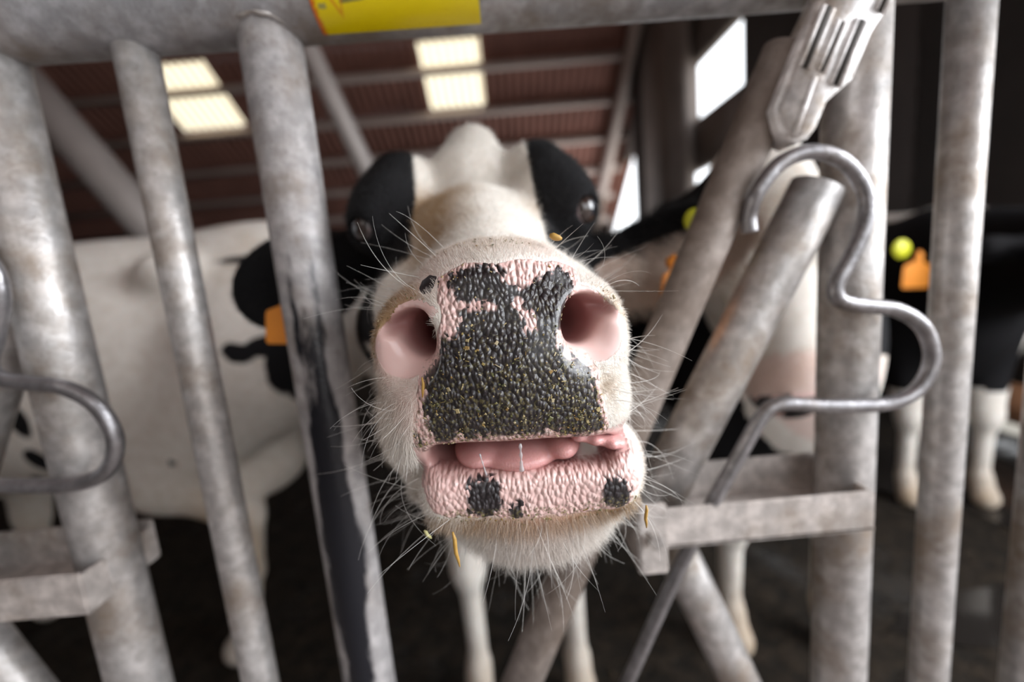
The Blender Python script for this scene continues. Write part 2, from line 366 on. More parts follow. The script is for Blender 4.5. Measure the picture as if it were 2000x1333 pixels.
# rear wall and left end wall
struct(link('wall_back', box_mesh('wall_back', (XL, YB, FLOOR), (XW+0.2, YB+0.15, roofz(YB)+0.1)), PANEL))
struct(link('wall_left', box_mesh('wall_left', (XL-0.15, -1.2, FLOOR), (XL, YB, 6.2)), PANEL))
# added unseen wall and roof strip behind camera, blocking light except from the right
struct(link('wall_light_block', box_mesh('wall_light_block', (XL, -2.75, FLOOR), (0.6, -2.6, 4.2)), CONC))
struct(corrugated('ceiling_light_block', XL, XW+0.3, -2.9, -1.2, ROOFM))
# right-hand gable wall: openings to the white sky left free
def wallbox(name, y0, y1, z0, z1, mat=CONC, t=0.15, x=XW): return struct(link(name, box_mesh(name, (x, y0, z0), (x+t, y1, z1), 0.004), mat))
wallbox('wall_right_far_top', 9.45, YB, 2.30, 6.2); wallbox('wall_right_far_pier', 13.2, YB, FLOOR, 2.3)
wallbox('wall_right_middle_low', 7.35, 9.45, 1.24, 6.2); wallbox('wall_right_window_sill', 5.78, 7.35, 1.24, 1.94); wallbox('wall_right_window_head', 5.78, 7.35, 2.76, 6.2)
wallbox('wall_right_near', 3.42, 5.78, FLOOR, 6.2, PANEL)
wallbox('wall_right_near_two', 1.3, 3.385, FLOOR+0.15, 6.2, PANEL); wallbox('wall_right_near_foot', 1.3, 2.45, FLOOR, FLOOR+0.15, PANEL); wallbox('wall_right_near_foot_two', 3.05, 3.385, FLOOR, FLOOR+0.15, PANEL)
for i, (za, zb) in enumerate([(FLOOR, 0.27), (0.40, 0.43), (0.56, 0.575), (0.66, 0.69), (0.80, 0.815), (0.98, 1.01), (1.12, 1.15), (1.33, 6.2)]):
    wallbox('trim_gap_cleat_%d' % (i+1), 3.385, 3.42, za, zb, PANEL)
struct(link('trim_gable_column', box_mesh('gable_column', (2.78, 7.1, FLOOR), (2.98, 9.0, 6.0), 0.02), CONC))
struct(link('trim_column_edge', box_mesh('column_edge', (2.74, 9.05, FLOOR), (2.96, 9.5, 5.0), 0.02), PANEL))
struct(link('trim_rafter', tube_mesh('rafter', [(2.62, 6.4, roofz(6.4)-0.35), (2.62, 13.4, roofz(13.4)-0.35)], 0.13, 4), TIMB))
# steel braces of the roof frame, left of the head
def brace(name, a, b_, r, label, seg=16):
    o = link(name, tube_mesh(name, [a, b_], r, seg), STEEL); tag(o, label, 'steel brace'); return o
brace('roof_brace', (-2.95, 3.0, 1.60), (-1.80, 3.0, -0.23), 0.115, 'thick grey diagonal brace slanting down behind the two left fence bars')
brace('roof_brace', (-1.36, 3.0, 2.25), (-0.60, 3.0, 0.07), 0.062, 'slim pale steel brace slanting down to the black eye patch of the cow')
bd = link('rusty_board', box_mesh('rusty_board', (2.88, 2.2, -1.145), (2.96, 3.2, -0.92), 0.01), PALLET); tag(bd, 'rust-brown board along the foot of the wall beyond the fence', 'board')
# standing liquid on the floor
def puddle(name, cx, cy, rx_, ry_, seed, label):
    r = np.random.default_rng(seed); n = 40; V = [(cx, cy, FLOOR+0.006)]
    ph = r.uniform(0, 6.28, 4)
    for i in range(n):
        a = 2*math.pi*i/n; q = 1+0.25*math.sin(2*a+ph[0])+0.15*math.sin(3*a+ph[1])+0.08*math.sin(7*a+ph[2]); V.append((cx+rx_*q*math.cos(a), cy+ry_*q*math.sin(a), FLOOR+0.006))
    o = link(name, quad_strip_mesh(name, V, [(0, i+1, (i+1) % n+1) for i in range(n)]), WATER, smooth=False); tag(o, label, 'puddle', kind='stuff')
WATER, nt_, b_w, _ = newmat('murky_water'); b_w.inputs['Base Color'].default_value = (0.02, 0.017, 0.015, 1); b_w.inputs['Roughness'].default_value = 0.08
bpw = N(nt_, 'ShaderNodeBump'); bpw.inputs['Strength'].default_value = 0.25; L(nt_, noise(nt_, 30, 2, objco(nt_)), bpw.inputs['Height']); L(nt_, bpw.outputs[0], b_w.inputs['Normal'])
puddle('puddle', 2.25, 2.25, 0.55, 0.55, 1, 'bright puddle on the barn floor below the rust-brown board')
puddle('puddle', 1.55, 1.35, 0.40, 0.10, 5, 'thin streak of liquid on the floor behind the outer right fence bars')

# ================================================================== the headlock feed fence
GALV = galvanised('galvanised_tube'); GALVR = galvanised('galvanised_rail', (0.42, 0.42, 0.44), (0.20, 0.15, 0.11), 0.75, 0.5, 0.2, 7)
GALVD = galvanised('grimy_tube', (0.36, 0.31, 0.28), (0.15, 0.11, 0.085), 1.0, 0.45, 0.15, 8)
RODM = galvanised('bent_rod_steel', (0.30, 0.29, 0.30), (0.12, 0.09, 0.07), 0.25, 0.32, 0.75, 14); CAST = galvanised('cast_latch_metal', (0.74, 0.71, 0.70), (0.32, 0.22, 0.12), 0.5, 0.38, 0.15, 18)
FLAT = galvanised('flat_channel_steel', (0.56, 0.51, 0.48), (0.26, 0.20, 0.15), 0.45, 0.6, 0.1, 10)
def smeared():
    """bar rubbed black and shiny by necks"""
    m = galvanised('rubbed_black_tube', (0.42, 0.40, 0.40), (0.20, 0.15, 0.11), 0.5, 0.5, 0.2, 8); nt = m.node_tree; b = nt.nodes['Principled BSDF']
    v = objco(nt, (1, 1, 0.22)); n = noise(nt, 26, 5, v, 0.6); tc = N(nt, 'ShaderNodeTexCoord'); sp = N(nt, 'ShaderNodeSeparateXYZ'); L(nt, tc.outputs['Object'], sp.inputs[0])
    z = sp.outputs[2]; band = ramp(nt, z, 0.50, 0.16); side = math_(nt, 'MULTIPLY', ramp(nt, sp.outputs[0], -0.030, -0.004), ramp(nt, sp.outputs[0], 0.028, 0.012))
    f = ramp(nt, math_(nt, 'ADD', n, math_(nt, 'MULTIPLY', math_(nt, 'MULTIPLY', band, side), 0.30)), 0.58, 0.70)
    src = b.inputs['Base Color'].links[0].from_socket; L(nt, mix(nt, f, src, (0.012, 0.013, 0.018)), b.inputs['Base Color'])
    rs = b.inputs['Roughness'].links[0].from_socket; mr = N(nt, 'ShaderNodeMix'); L(nt, f, mr.inputs[0]); L(nt, rs, mr.inputs[2]); mr.inputs[3].default_value = 0.22; L(nt, mr.outputs[0], b.inputs['Roughness'])
    return m
RUBBED = smeared()
def yf(x): return 0.505+0.03*x
ZB = FLOOR+0.36
fence = thing('feed_fence', 'galvanised tubular headlock feed fence that the cow pushes her head through', 'fence', (0, 0.505, FLOOR+0.28))
def bar(name, a, b_, r, mat, label=None, dy=0.0, seg=32):
    pts = [Vector((a[0]+(b_[0]-a[0])*t, yf(a[0]+(b_[0]-a[0])*t)+dy, a[1]+(b_[1]-a[1])*t)) for t in (0, .25, .5, .75, 1)]
    o = link(name, tube_mesh(name, pts, r, seg), mat, None); me = o.data; c = pts[2]
    off = c - origin_of(fence); me.transform(Matrix.Translation(-c)); o.location = off; o.parent = fence
    if label: o['label'] = label
    return o
ZR = 0.290
rail = bar('top_rail', (-2.2, ZR), (2.0, ZR), 0.0475, GALVR, 'thick top rail of the fence'); 
bar('bottom_rail', (-2.2, ZB), (2.0, ZB), 0.03, GALV)
verticals = [(-0.488, 0.0305, GALV, 'wide upright'), (-0.346, 0.0195, GALV, 'slim upright'), (-0.214, 0.0300, RUBBED, 'upright rubbed black and shiny'), (0.388, 0.0305, GALV, 'wide upright beside the latch'), (0.511, 0.0205, GALV, 'slim upright right of the latch'),
             (0.655, 0.030, GALV, None), (-1.340, 0.0305, GALV, None), (-1.198, 0.0195, GALV, None), (-1.066, 0.030, GALV, None), (1.265, 0.0305, GALV, None), (1.39, 0.0205, GALV, None)]
for x, r, m_, lb in verticals: bar('upright_bar', (x, ZR-0.03), (x, ZB), r, m_, lb)
# weld beads under the rail
for x, r in ((-0.488, 0.032), (-0.346, 0.021), (-0.214, 0.0315), (0.511, 0.022)):
    pts = [(x+(r+0.001*math.sin(7*a))*math.cos(a), yf(x)+(r+0.001*math.sin(5*a))*math.sin(a)*1.02, 0.2475+0.014*abs(math.sin(a))**2*0.6+0.001*math.sin(11*a)) for a in np.linspace(0, 2*math.pi, 40)]
    link('weld_bead', tube_mesh('weld', pts, 0.0024, 8, False), GALV, fence)
# locking bar, guide bar and struts of one bay, repeated for the bay on the left
def bay(dx, full=True):
    bar('locking_bar', (0.306+dx, 0.195), (-0.060+dx, -0.58), 0.0235, GALVD, 'slanting brown-stained locking bar', -0.012)
    bar('guide_bar', (0.352+dx, 0.060), (0.150+dx, -0.306), 0.0285, GALV, 'short slanting guide tube below the rod loop', 0.004)
    bar('lower_strut', (0.162+dx, -0.315), (0.330+dx, -0.74), 0.026, GALV, 'strut running down from the cross channel', 0.006)
    # cross channel: two flanges and a web
    x0, x1, z0, z1, y = 0.135+dx, 0.383+dx, -0.3205, -0.2735, yf(0.26+dx)
    bm = bmesh.new(); box_bm(bm, (x0, y-0.052, z0), (x1, y-0.046, z1), 0.002); box_bm(bm, (x0, y-0.052, z0), (x1, y+0.05, z0+0.005), 0.001); box_bm(bm, (x0, y+0.045, z0), (x1, y+0.051, z1+0.004), 0.002)
    box_bm(bm, (x1-0.004, y-0.050, z0), (x1, y+0.05, z1-0.002), 0.001)
    link('cross_channel', bm_mesh('cross_channel', bm), FLAT, fence, smooth=False)
    bm = bmesh.new(); box_bm(bm, (0.118+dx, y-0.060, -0.345), (0.150+dx, y-0.054, -0.262), 0.002); box_bm(bm, (0.118+dx, y-0.060, -0.345), (0.125+dx, y+0.03, -0.262), 0.002)
    link('pivot_bracket', bm_mesh('pivot_bracket', bm), FLAT, fence, smooth=False)
    o = link('pivot_bolt', tube_mesh('pivot_bolt', [(0.134+dx, y-0.072, -0.300), (0.134+dx, y+0.03, -0.300)], 0.009, 6), GALV, fence, smooth=False)
    # bent round rod that catches the locking bar
    rp = [(.255, .016), (.254, .034), (.258, .055), (.280, .080), (.311, .089), (.344, .077), (.366, .047), (.367, .014), (.352, -.021), (.339, -.045), (.345, -.062), (.374, -.070), (.405, -.077), (.433, -.098), (.444, -.133), (.430, -.165), (.395, -.178), (.328, -.174), (.284, -.168), (.264, -.178), (.238, -.221), (.178, -.33), (.099, -.5), (.066, -.57)]
    pts = catmull([(x+dx, (0.470 if i > 1 else 0.478)+0.03*dx, z) for i, (x, z) in enumerate(rp)], 6)
    link('bent_rod', tube_mesh('bent_rod', pts, 0.0078, 16), RODM, fence, label='bent round rod looping in front of the wide upright')
    # cast latch head at the top of the locking bar
    out = [(.398, .262), (.385, .22), (.366, .193), (.348, .152), (.324, .134), (.314, .111), (.306, .101), (.296, .097), (.286, .102), (.276, .114), (.271, .131), (.284, .160), (.298, .191), (.317, .226), (.334, .262)]
    ya = 0.462+0.03*dx; me = prism_mesh('latch', [(x+dx, z) for x, z in out], ya, ya+0.042, 0.006, 3)
    lt = link('latch', me, CAST, fence, smooth=False, label='pale cast latch head with long slots'); lt.data.shade_smooth()
    u_ = Vector((0.050, 0, 0.112)).normalized(); w_ = Vector((u_.z, 0, -u_.x)); c = Vector((0.292+dx, 0, 0.112))
    for (s0, s1, off, rr, dy_) in ((0.050, 0.105, -0.016, 0.0045, 0.0), (0.046, 0.105, 0.018, 0.0045, 0.0), (0.052, 0.098, 0.001, 0.0035, 0.0), (0.118, 0.165, 0.030, 0.004, 0.0), (0.118, 0.165, -0.012, 0.004, 0)):
        a = c+u_*s0+w_*off; b2 = c+u_*s1+w_*off
        for sgn in (-1, 1):
            q = w_*rr*sgn; link('latch_rib', tube_mesh('latch_rib', [(a+q+Vector((0, ya, 0))), (b2+q+Vector((0, ya, 0)))], 0.0026, 8), CAST, lt)
        link('latch_slot', tube_mesh('latch_slot', [a+Vector((0, ya+0.0012, 0)), b2+Vector((0, ya+0.0012, 0))], rr*0.9, 10), SLOT, lt)
    link('latch_rib', tube_mesh('latch_rib', [c+u_*-0.01+Vector((0, ya-0.001, 0)), c+u_*0.045+w_*-0.003+Vector((0, ya-0.001, 0))], 0.003, 8), CAST, lt)
SLOT = plain('slot_dark', (0.03, 0.025, 0.02), 0.8)  # near-black strips drawn along the latch slots
bay(0.0); bay(-0.852)
# yellow sticker wrapped on the top rail
def sticker():
    x0, x1 = -0.158, -0.003; a0, a1 = math.radians(-79), math.radians(28); r = 0.0482; nx, na = 24, 18; V = []; Fc = []; uv = []
    for j in range(na+1):
        for i in range(nx+1):
            x = x0+(x1-x0)*i/nx; a = a0+(a1-a0)*j/na; V.append((x, yf(x)-r*math.cos(a), ZR+r*math.sin(a))); uv.append((i/nx, j/na))
    for j in range(na):
        for i in range(nx): q = j*(nx+1)+i; Fc.append((q, q+1, q+nx+2, q+nx+1))
    me = quad_strip_mesh('sticker', V, Fc); ul = me.uv_layers.new(name='UVMap')
    for lp in me.loops: ul.data[lp.index].uv = uv[lp.vertex_index]
    m, nt, b, o = newmat('yellow_sticker'); t = N(nt, 'ShaderNodeTexCoord'); sp = N(nt, 'ShaderNodeSeparateXYZ'); L(nt, t.outputs['UV'], sp.inputs[0]); U, V_ = sp.outputs[0], sp.outputs[1]
    n = noise(nt, 26, 3, t.outputs['UV']); n8 = noise(nt, 8, 3, t.outputs['UV'])
    c = mix(nt, n8, (0.80, 0.60, 0.0), (0.86, 0.68, 0.0)); c = mix(nt, ramp(nt, math_(nt, 'ADD', U, math_(nt, 'MULTIPLY', n, 0.05)), 0.065, 0.035), c, (0.62, 0.13, 0.01))
    # dark pen-like line and red check mark, half worn away
    def line(x_a, v_a, x_b, v_b, w):
        sl = (v_b-v_a)/(x_b-x_a); d = math_(nt, 'ABSOLUTE', math_(nt, 'SUBTRACT', V_, math_(nt, 'ADD', math_(nt, 'MULTIPLY', math_(nt, 'SUBTRACT', U, x_a), sl), v_a)))
        d = math_(nt, 'ADD', d, math_(nt, 'MULTIPLY', math_(nt, 'SUBTRACT', n, 0.5), w*0.8))
        return math_(nt, 'MULTIPLY', ramp(nt, d, w, w*0.6), math_(nt, 'MULTIPLY', math_(nt, 'GREATER_THAN', U, min(x_a, x_b)), math_(nt, 'LESS_THAN', U, max(x_a, x_b))))
    c = mix(nt, math_(nt, 'MULTIPLY', line(0.17, 0.34, 0.98, 0.47, 0.028), 0.8), c, (0.10, 0.11, 0.06)); c = mix(nt, math_(nt, 'MULTIPLY', line(0.04, 0.31, 0.085, 0.31, 0.03), 0.7), c, (0.18, 0.2, 0.12))
    c = mix(nt, math_(nt, 'MULTIPLY', line(0.08, 0.52, 0.165, 0.22, 0.045), 0.7), c, (0.70, 0.22, 0.01)); c = mix(nt, math_(nt, 'MULTIPLY', line(0.165, 0.22, 0.20, 0.52, 0.07), 0.6), c, (0.70, 0.22, 0.01))
    L(nt, c, b.inputs['Base Color']); b.inputs['Roughness'].default_value = 0.35
    link('sticker', me, m, rail, label='bright yellow sticker on the top rail')
sticker()

# ================================================================== the cow with her head through the fence
def xc(y): return -0.007-0.100*(y-0.28)                      # the head is turned a little, so its midline drifts
def head_field():
    f = Field(axis((-0.46, 0.006, -0.13), (-0.13, 0.0019, 0.115), (0.115, 0.006, 0.44)),
              axis((0.245, 0.0018, 0.345), (0.345, 0.0035, 0.62), (0.62, 0.010, 1.0), (1.0, 0.028, 3.3)),
              axis((-1.32, 0.016, -0.5), (-0.5, 0.012, -0.245), (-0.245, 0.002, 0.035), (0.035, 0.004, 0.24)))
    C = lambda x, y, z: (xc(y)+x, y, z)
    # ---- body
    f.cap((-0.04, 1.05, -0.16), (-0.05, 1.55, -0.30), 0.20, 0.28, 0.1); f.cap((-0.04, 1.35, -0.02), (-0.05, 2.9, -0.02), 0.17, 0.17, 0.12)
    f.ell((-0.04, 1.55, -0.28), (0.29, 0.36, 0.37), 0.1); f.ell((-0.05, 2.1, -0.26), (0.34, 0.65, 0.38), 0.12); f.ell((-0.05, 2.75, -0.20), (0.28, 0.36, 0.33), 0.1)
    for s, hx in ((-1, -0.185), (1, 0.115)):
        f.cap((hx, 1.36, -0.42), (hx, 1.22, -0.84), 0.115, 0.050, 0.08); f.ell((hx, 1.20, -0.84), (0.047, 0.050, 0.07), 0.03)
        f.cap((hx, 1.21, -0.88), (hx, 1.22, -1.17), 0.034, 0.031, 0.03); f.ell((hx, 1.21, -1.17), (0.040, 0.044, 0.04), 0.02); f.cap((hx, 1.20, -1.20), (hx, 1.17, -1.25), 0.040, 0.048, 0.02)
        bx = -0.05+s*0.2
        f.cap((bx, 2.8, -0.35), (bx, 2.65, -0.62), 0.18, 0.11, 0.1); f.cap((bx, 2.65, -0.62), (bx, 2.92, -0.80), 0.10, 0.055, 0.05); f.cap((bx, 2.92, -0.80), (bx, 2.88, -1.17), 0.045, 0.038, 0.03); f.cap((bx, 2.88, -1.18), (bx, 2.83, -1.25), 0.043, 0.05, 0.02)
    # ---- neck
    f.cap((-0.035, 0.66, -0.035), (-0.04, 1.15, -0.13), 0.105, 0.20, 0.07); f.cap((-0.03, 0.62, 0.06), (-0.04, 1.40, 0.04), 0.075, 0.16, 0.06)
    # ---- skull
    f.cap(C(0, 0.34, -0.040), C(0, 0.47, -0.004), 0.052, 0.068, 0.03, sx=0.95)
    f.ell(C(0, 0.51, 0.002), (0.100, 0.085, 0.085), 0.03, (20, 0, 0)); f.ell(C(0, 0.59, 0.050), (0.105, 0.070, 0.078), 0.03); f.cap(C(0.003, 0.40, -0.002), C(0.004, 0.535, 0.060), 0.047, 0.040, 0.018)
    f.cap(C(0.004, 0.575, 0.115), C(0.01, 0.60, 0.150), 0.042, 0.030, 0.03, sx=1.1)          # poll
    for s in (-1, 1):
        f.ell(C(s*0.090, 0.525, 0.083), (0.038, 0.045, 0.040), 0.03, (0, s*-25, 0)); f.ell(C(s*0.105, 0.505, 0.058), (0.030, 0.036, 0.032), 0.02)   # brow and eye socket
        f.ell(C(s*0.080, 0.555, 0.118), (0.030, 0.03, 0.026), 0.025)
        f.ell(C(s*0.112, 0.488, 0.055), (0.017, 0.017, 0.0145), 0.006, op='sub')
        f.cap(C(s*0.066, 0.42, -0.025), C(s*0.092, 0.56, -0.060), 0.036, 0.060, 0.03)                # cheek and jaw muscle
        f.cap(C(s*0.055, 0.34, -0.150), C(s*0.080, 0.60, -0.115), 0.024, 0.040, 0.03)               # jaw bone
    f.cap(C(0, 0.40, -0.100), C(0, 0.68, -0.09), 0.055, 0.085, 0.05)
    # ---- muzzle
    f.rbox((-0.0085, 0.322, -0.062), (0.073, 0.0585, 0.061), 0.045, 0.012); f.ell((-0.0085, 0.325, -0.008), (0.053, 0.052, 0.031), 0.022)
    f.ell((-0.0075, 0.300, -0.064), (0.064, 0.040, 0.052), 0.016)
    for s in (-1, 1):
        f.ell((-0.0075+s*0.053, 0.316, -0.092), (0.033, 0.046, 0.037), 0.018, (0, s*-8, 0))          # upper lip flews
        f.ell((-0.0075+s*0.058, 0.313, -0.046), (0.0275, 0.042, 0.036), 0.016)                        # wings of the nostrils
    f.ell((-0.082, 0.340, -0.122), (0.022, 0.034, 0.026), 0.014)
    # ---- lower lip and chin
    f.rbox((0.004, 0.318, -0.145), (0.075, 0.046, 0.0225), 0.0195, 0.01); f.ell((0.006, 0.322, -0.168), (0.064, 0.046, 0.038), 0.016); f.ell((0.004, 0.345, -0.165), (0.060, 0.060, 0.040), 0.02)
    f.ell((0.070, 0.318, -0.138), (0.015, 0.034, 0.020), 0.010)
    # ---- mouth slit and nostrils
    f.rbox((0.000, 0.315, -0.1185), (0.060, 0.056, 0.0105), 0.009, 0.008, (0, 3, 0), 'sub'); f.ell((0.004, 0.325, -0.120), (0.056, 0.05, 0.015), 0.006, op='sub')
    for s in (-1, 1):
        f.ell((-0.0075+s*0.0610, 0.2635, -0.044), (0.0215, 0.0200, 0.0200), 0.012, (0, s*30, s*-14), 'sub')
        f.ell((-0.0075+s*0.0500, 0.284, -0.0345), (0.0135, 0.036, 0.0150), 0.007, (0, s*35, s*12), 'sub'); f.ell((-0.0075+s*0.0600, 0.280, -0.0275), (0.0150, 0.022, 0.0065), 0.006, (0, s*12, 0), 'sub')
        f.ell((-0.0075+s*0.0445, 0.305, -0.036), (0.0100, 0.045, 0.0125), 0.006, (0, 0, s*8), 'sub')
    # ---- ears
    for s in (-1, 1):
        if s < 0: r0, r1 = (-0.120, 0.575, 0.040), (-0.235, 0.600, 0.030); c, rot, sz = (-0.270, 0.605, 0.008), (0, -14, 4), (0.090, 0.015, 0.064)
        else: r0, r1 = (0.062, 0.575, 0.015), (0.140, 0.59, -0.010); c, rot, sz = (0.210, 0.600, 0.000), (0, -17, -4), (0.128, 0.017, 0.057)
        f.cap(r0, r1, 0.036, 0.030, 0.03); f.ell(c, sz, 0.02, rot)
        f.ell((c[0], c[1]-0.016, c[2]-0.006), (sz[0]*0.84, 0.013, sz[2]*0.72), 0.008, rot, 'sub')
    return f
def build_head():
    f = head_field(); V, Q = f.mesh(); V = relax(V, Q, 2, 0.5); return V, Q
HV, HQ = build_head()
PAD = [(-356,-10),(-228,54),(-148,52),(-51,18),(-9,-20),(-17,-59),(31,-84),(79,-123),(123,-82),(194,-73),(259,-28),(330,-19),(399,-45),(420,-107),(391,-166),(358,-203),(334,-263),(318,-344),(278,-392),(269,-454),(316,-521),(356,-551),(398,-539),(447,-586),(474,-663),(471,-717),(489,-773),(485,-849),(522,-940),(529,-997),(506,-1028),(430,-1049),(270,-1045),(252,-994),(219,-1013),(178,-987),(122,-1015),(57,-1020),(6,-993),(-102,-1006),(-174,-977),(-249,-981),(-315,-998),(-375,-959),(-422,-999),(-468,-1028),(-525,-967),(-557,-875),(-564,-754),(-541,-648),(-524,-542),(-473,-504),(-424,-445),(-394,-354),(-333,-359),(-307,-309),(-290,-249),(-297,-218),(-234,-203),(-291,-157),(-336,-102)]
ISL = [(-538,-14),(-474,20),(-415,5),(-433,-64),(-469,-111),(-530,-116),(-561,-73)]; ISL2 = [(-670,-932),(-629,-946),(-605,-1016),(-659,-1022)]
STRIP = [(-330,-143),(-230,-157),(-79,-186),(-83,-221),(-215,-209),(-297,-218)]; BLOT = [(3,-172),(61,-157),(148,-277),(181,-384),(88,-386),(56,-279)]
LIPA = [(-356,-1309),(-265,-1306),(-164,-1321),(-142,-1390),(-149,-1462),(-209,-1555),(-289,-1559),(-376,-1514),(-378,-1416)]; LIPB = [(-87,-1480),(-29,-1459),(-11,-1524),(-33,-1583),(-95,-1565),(-108,-1521)]
LIPC = [(502,-1365),(637,-1378),(680,-1442),(664,-1538),(604,-1582),(513,-1573),(491,-1449)]
# outline of the moist nose plate (pink margin included) and of the lower-lip band, in 0.1 mm of the head's own front view
PLATE = [(-420,-10),(-240,66),(-60,40),(60,62),(200,40),(360,10),(440,-30),(440,-110),(400,-200),(345,-290),(330,-380),(320,-440),(370,-520),(470,-560),(510,-650),(515,-800),(550,-940),(560,-1040),(500,-1120),(0,-1120),(-560,-1130),(-680,-1030),(-640,-900),(-600,-760),(-590,-620),(-560,-520),(-480,-470),(-455,-370),(-400,-250),(-420,-150)]
LIPBAND = [(-760,-1180),(-700,-1300),(-640,-1400),(-600,-1520),(-400,-1560),(0,-1585),(400,-1600),(640,-1595),(735,-1500),(760,-1380),(780,-1220),(600,-1130),(-600,-1120)]
def coat_attrs(V):
    x, y, z = V[:, 0], V[:, 1], V[:, 2]; xr = x-xc(y); n = len(V); w1 = wob(x, y, z, 25, 1); w2 = wob(x, y, z, 70, 2); w3 = wob(x, y, z, 160, 3)
    g = lambda cx, cy, cz, r: np.clip(1-np.sqrt((x-cx)**2+(y-cy)**2+(z-cz)**2)/r, 0, 1)
    # black eye patches, ears and flank patches
    side = np.abs(xr)-(np.where(xr < 0, 0.060, 0.066)+0.004*w1+0.05*np.clip(z-0.09, 0, 1)); front = (y-0.405)-0.02*w1+0.10*np.clip(-0.02-z, 0, 1)
    low = (z+0.062+0.008*w2)+np.clip(y-0.52, 0, 0.2)*-0.15
    bk = np.minimum(np.minimum(side, front), low); bk = np.where(y > 0.66, -0.05, bk)
    ear = (x < -0.155) | (x > 0.105); bk = np.where(ear & (y > 0.5) & (y < 0.68), np.where(x < 0, 0.02, 0), bk)
    er = ear & (x > 0) & (y > 0.5) & (y < 0.68); zr = z-(0.000+0.31*(x-0.210)); bk = np.where(er, np.maximum(zr-0.026-0.003*w2, (y-0.6035)*0.8), bk)
    body = y > 1.2; bk = np.where((y > 0.95) & (z > -0.66+0.04*w1), 0.05, bk); bk = np.where(body & (z < -0.55), -0.05, bk)
    # pigmented skin
    fx, fz = x, z; pg = np.maximum(sdpoly(fx, fz, PAD), np.maximum(sdpoly(fx, fz, ISL), sdpoly(fx, fz, ISL2)))
    pg = np.minimum(pg, -(sdpoly(fx, fz, STRIP)-0.0005)); pg = np.minimum(pg, -(sdpoly(fx, fz, BLOT)-0.0012)); lip = np.maximum(sdpoly(fx, fz, LIPA), np.maximum(sdpoly(fx, fz, LIPB), sdpoly(fx, fz, LIPC)))
    pg = np.where(z < -0.119, lip, pg); pg = np.where(y > 0.312, -0.02, pg)
    plate = sdpoly(fx, fz, PLATE)+0.0012*wob(x, y, z, 300, 21); band = sdpoly(fx, fz, LIPBAND)+0.0022*wob(x, y, z, 260, 22)
    isl = np.maximum(sdpoly(fx, fz, ISL), sdpoly(fx, fz, ISL2))
    ns = np.full(n, -1.0)
    for s in (-1, 1):
        ns = np.maximum(ns, 1-np.sqrt(((x+0.0075-s*0.060)/0.027)**2+((z+0.042)/0.027)**2)); 
    nh = np.full(n, -1.0)
    for s in (-1, 1): nh = np.maximum(nh, 1-np.sqrt(((x+0.0075-s*0.0505)/0.022)**2+((z+0.034)/0.023)**2))
    mouth = (z < -0.104) & (z > -0.136) & (np.abs(x-0.002) < 0.070-np.clip(y-0.34, 0, 1)*0.35) & (y > 0.266) & (y < 0.43)
    fr = y < 0.330
    skin = np.where(fr, np.maximum(np.maximum(sstep(plate, -0.0015, 0.0015), sstep(isl, 0.0, 0.002)), np.maximum(sstep(band, -0.001, 0.002)*(z < -0.112), sstep(ns, 0.08, 0.5)*(y < 0.33))), 0)
    skin = np.where(mouth, 1.0, skin); skin = np.where((nh > 0.1) & (y < 0.36) & (y > 0.27), 1.0, skin)
    pebble = np.where(fr & (y < 0.30), np.maximum(sstep(plate, -0.002, 0.002), sstep(band, -0.001, 0.002)*(z < -0.120)), 0)*(1-sstep(ns, 0.05, 0.2)); pebble = np.where(mouth & (y > 0.275) & (z > -0.125), 0, pebble); pebble = pebble*np.where(z < -0.118, 0.62, 1.0)
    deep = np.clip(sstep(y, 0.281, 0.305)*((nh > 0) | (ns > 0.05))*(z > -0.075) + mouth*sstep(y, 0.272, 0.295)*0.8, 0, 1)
    pg = np.where((ns > 0.12) & (z > -0.075) & (y > 0.272), -0.02, pg); pg = np.where(deep > 0.3, -0.02, pg)
    mucky = np.where(plate > 0, sstep(-z, 0.00, 0.095)*0.75+0.12, 0)*(y < 0.3)+np.where((z < -0.150) & (z > -0.166) & fr, 0.85, 0)+np.where((z > -0.107) & (z < -0.098) & fr, 0.3, 0)
    # brown stains: muzzle rim above the nostrils, chin margin, cheeks; left of the nose bridge, stain and side shade painted together
    t = 1.0*g(-0.088, 0.295, -0.028, 0.028)+1.5*g(-0.070, 0.280, -0.009, 0.022)+0.8*g(0.066, 0.280, -0.016, 0.020)+0.75*((y > 0.60) & (z < 0.03) & (z > -0.5) & (x < 0.10) & (x > -0.19))+0.9*g(0.062, 0.268, -0.012, 0.018)+0.8*g(0.078, 0.285, -0.028, 0.022)+0.7*g(0.056, 0.27, -0.075, 0.014)
    t += 1.0*np.exp(-((z+0.162)/0.0065)**2)*fr*(y < 0.32) + 0.5*g(0.078, 0.30, -0.155, 0.03)+0.60*g(-0.090, 0.32, -0.05, 0.09)
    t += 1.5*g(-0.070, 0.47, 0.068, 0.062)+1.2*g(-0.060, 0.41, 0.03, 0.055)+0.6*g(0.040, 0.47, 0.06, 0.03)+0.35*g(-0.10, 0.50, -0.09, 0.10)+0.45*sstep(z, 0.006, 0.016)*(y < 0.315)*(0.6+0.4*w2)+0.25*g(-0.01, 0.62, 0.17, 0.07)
    t += np.where(er, 0.35+0.3*w2, 0); legs = (z < -0.9); t += np.where(legs, 0.5*sstep(-z, 1.0, 1.25)+0.1, 0)
    blush = 0.8*g(-0.062, 0.27, -0.082, 0.022)+0.5*g(-0.05, 0.3, 0.012, 0.05)+0.35*g(0.03, 0.3, 0.015, 0.05)+0.6*g(-0.078, 0.28, -0.055, 0.03)+0.5*g(0.082, 0.30, -0.135, 0.02)+0.55*g(0.01, 0.28, -0.17, 0.06)+np.where(er, 0.3, 0)
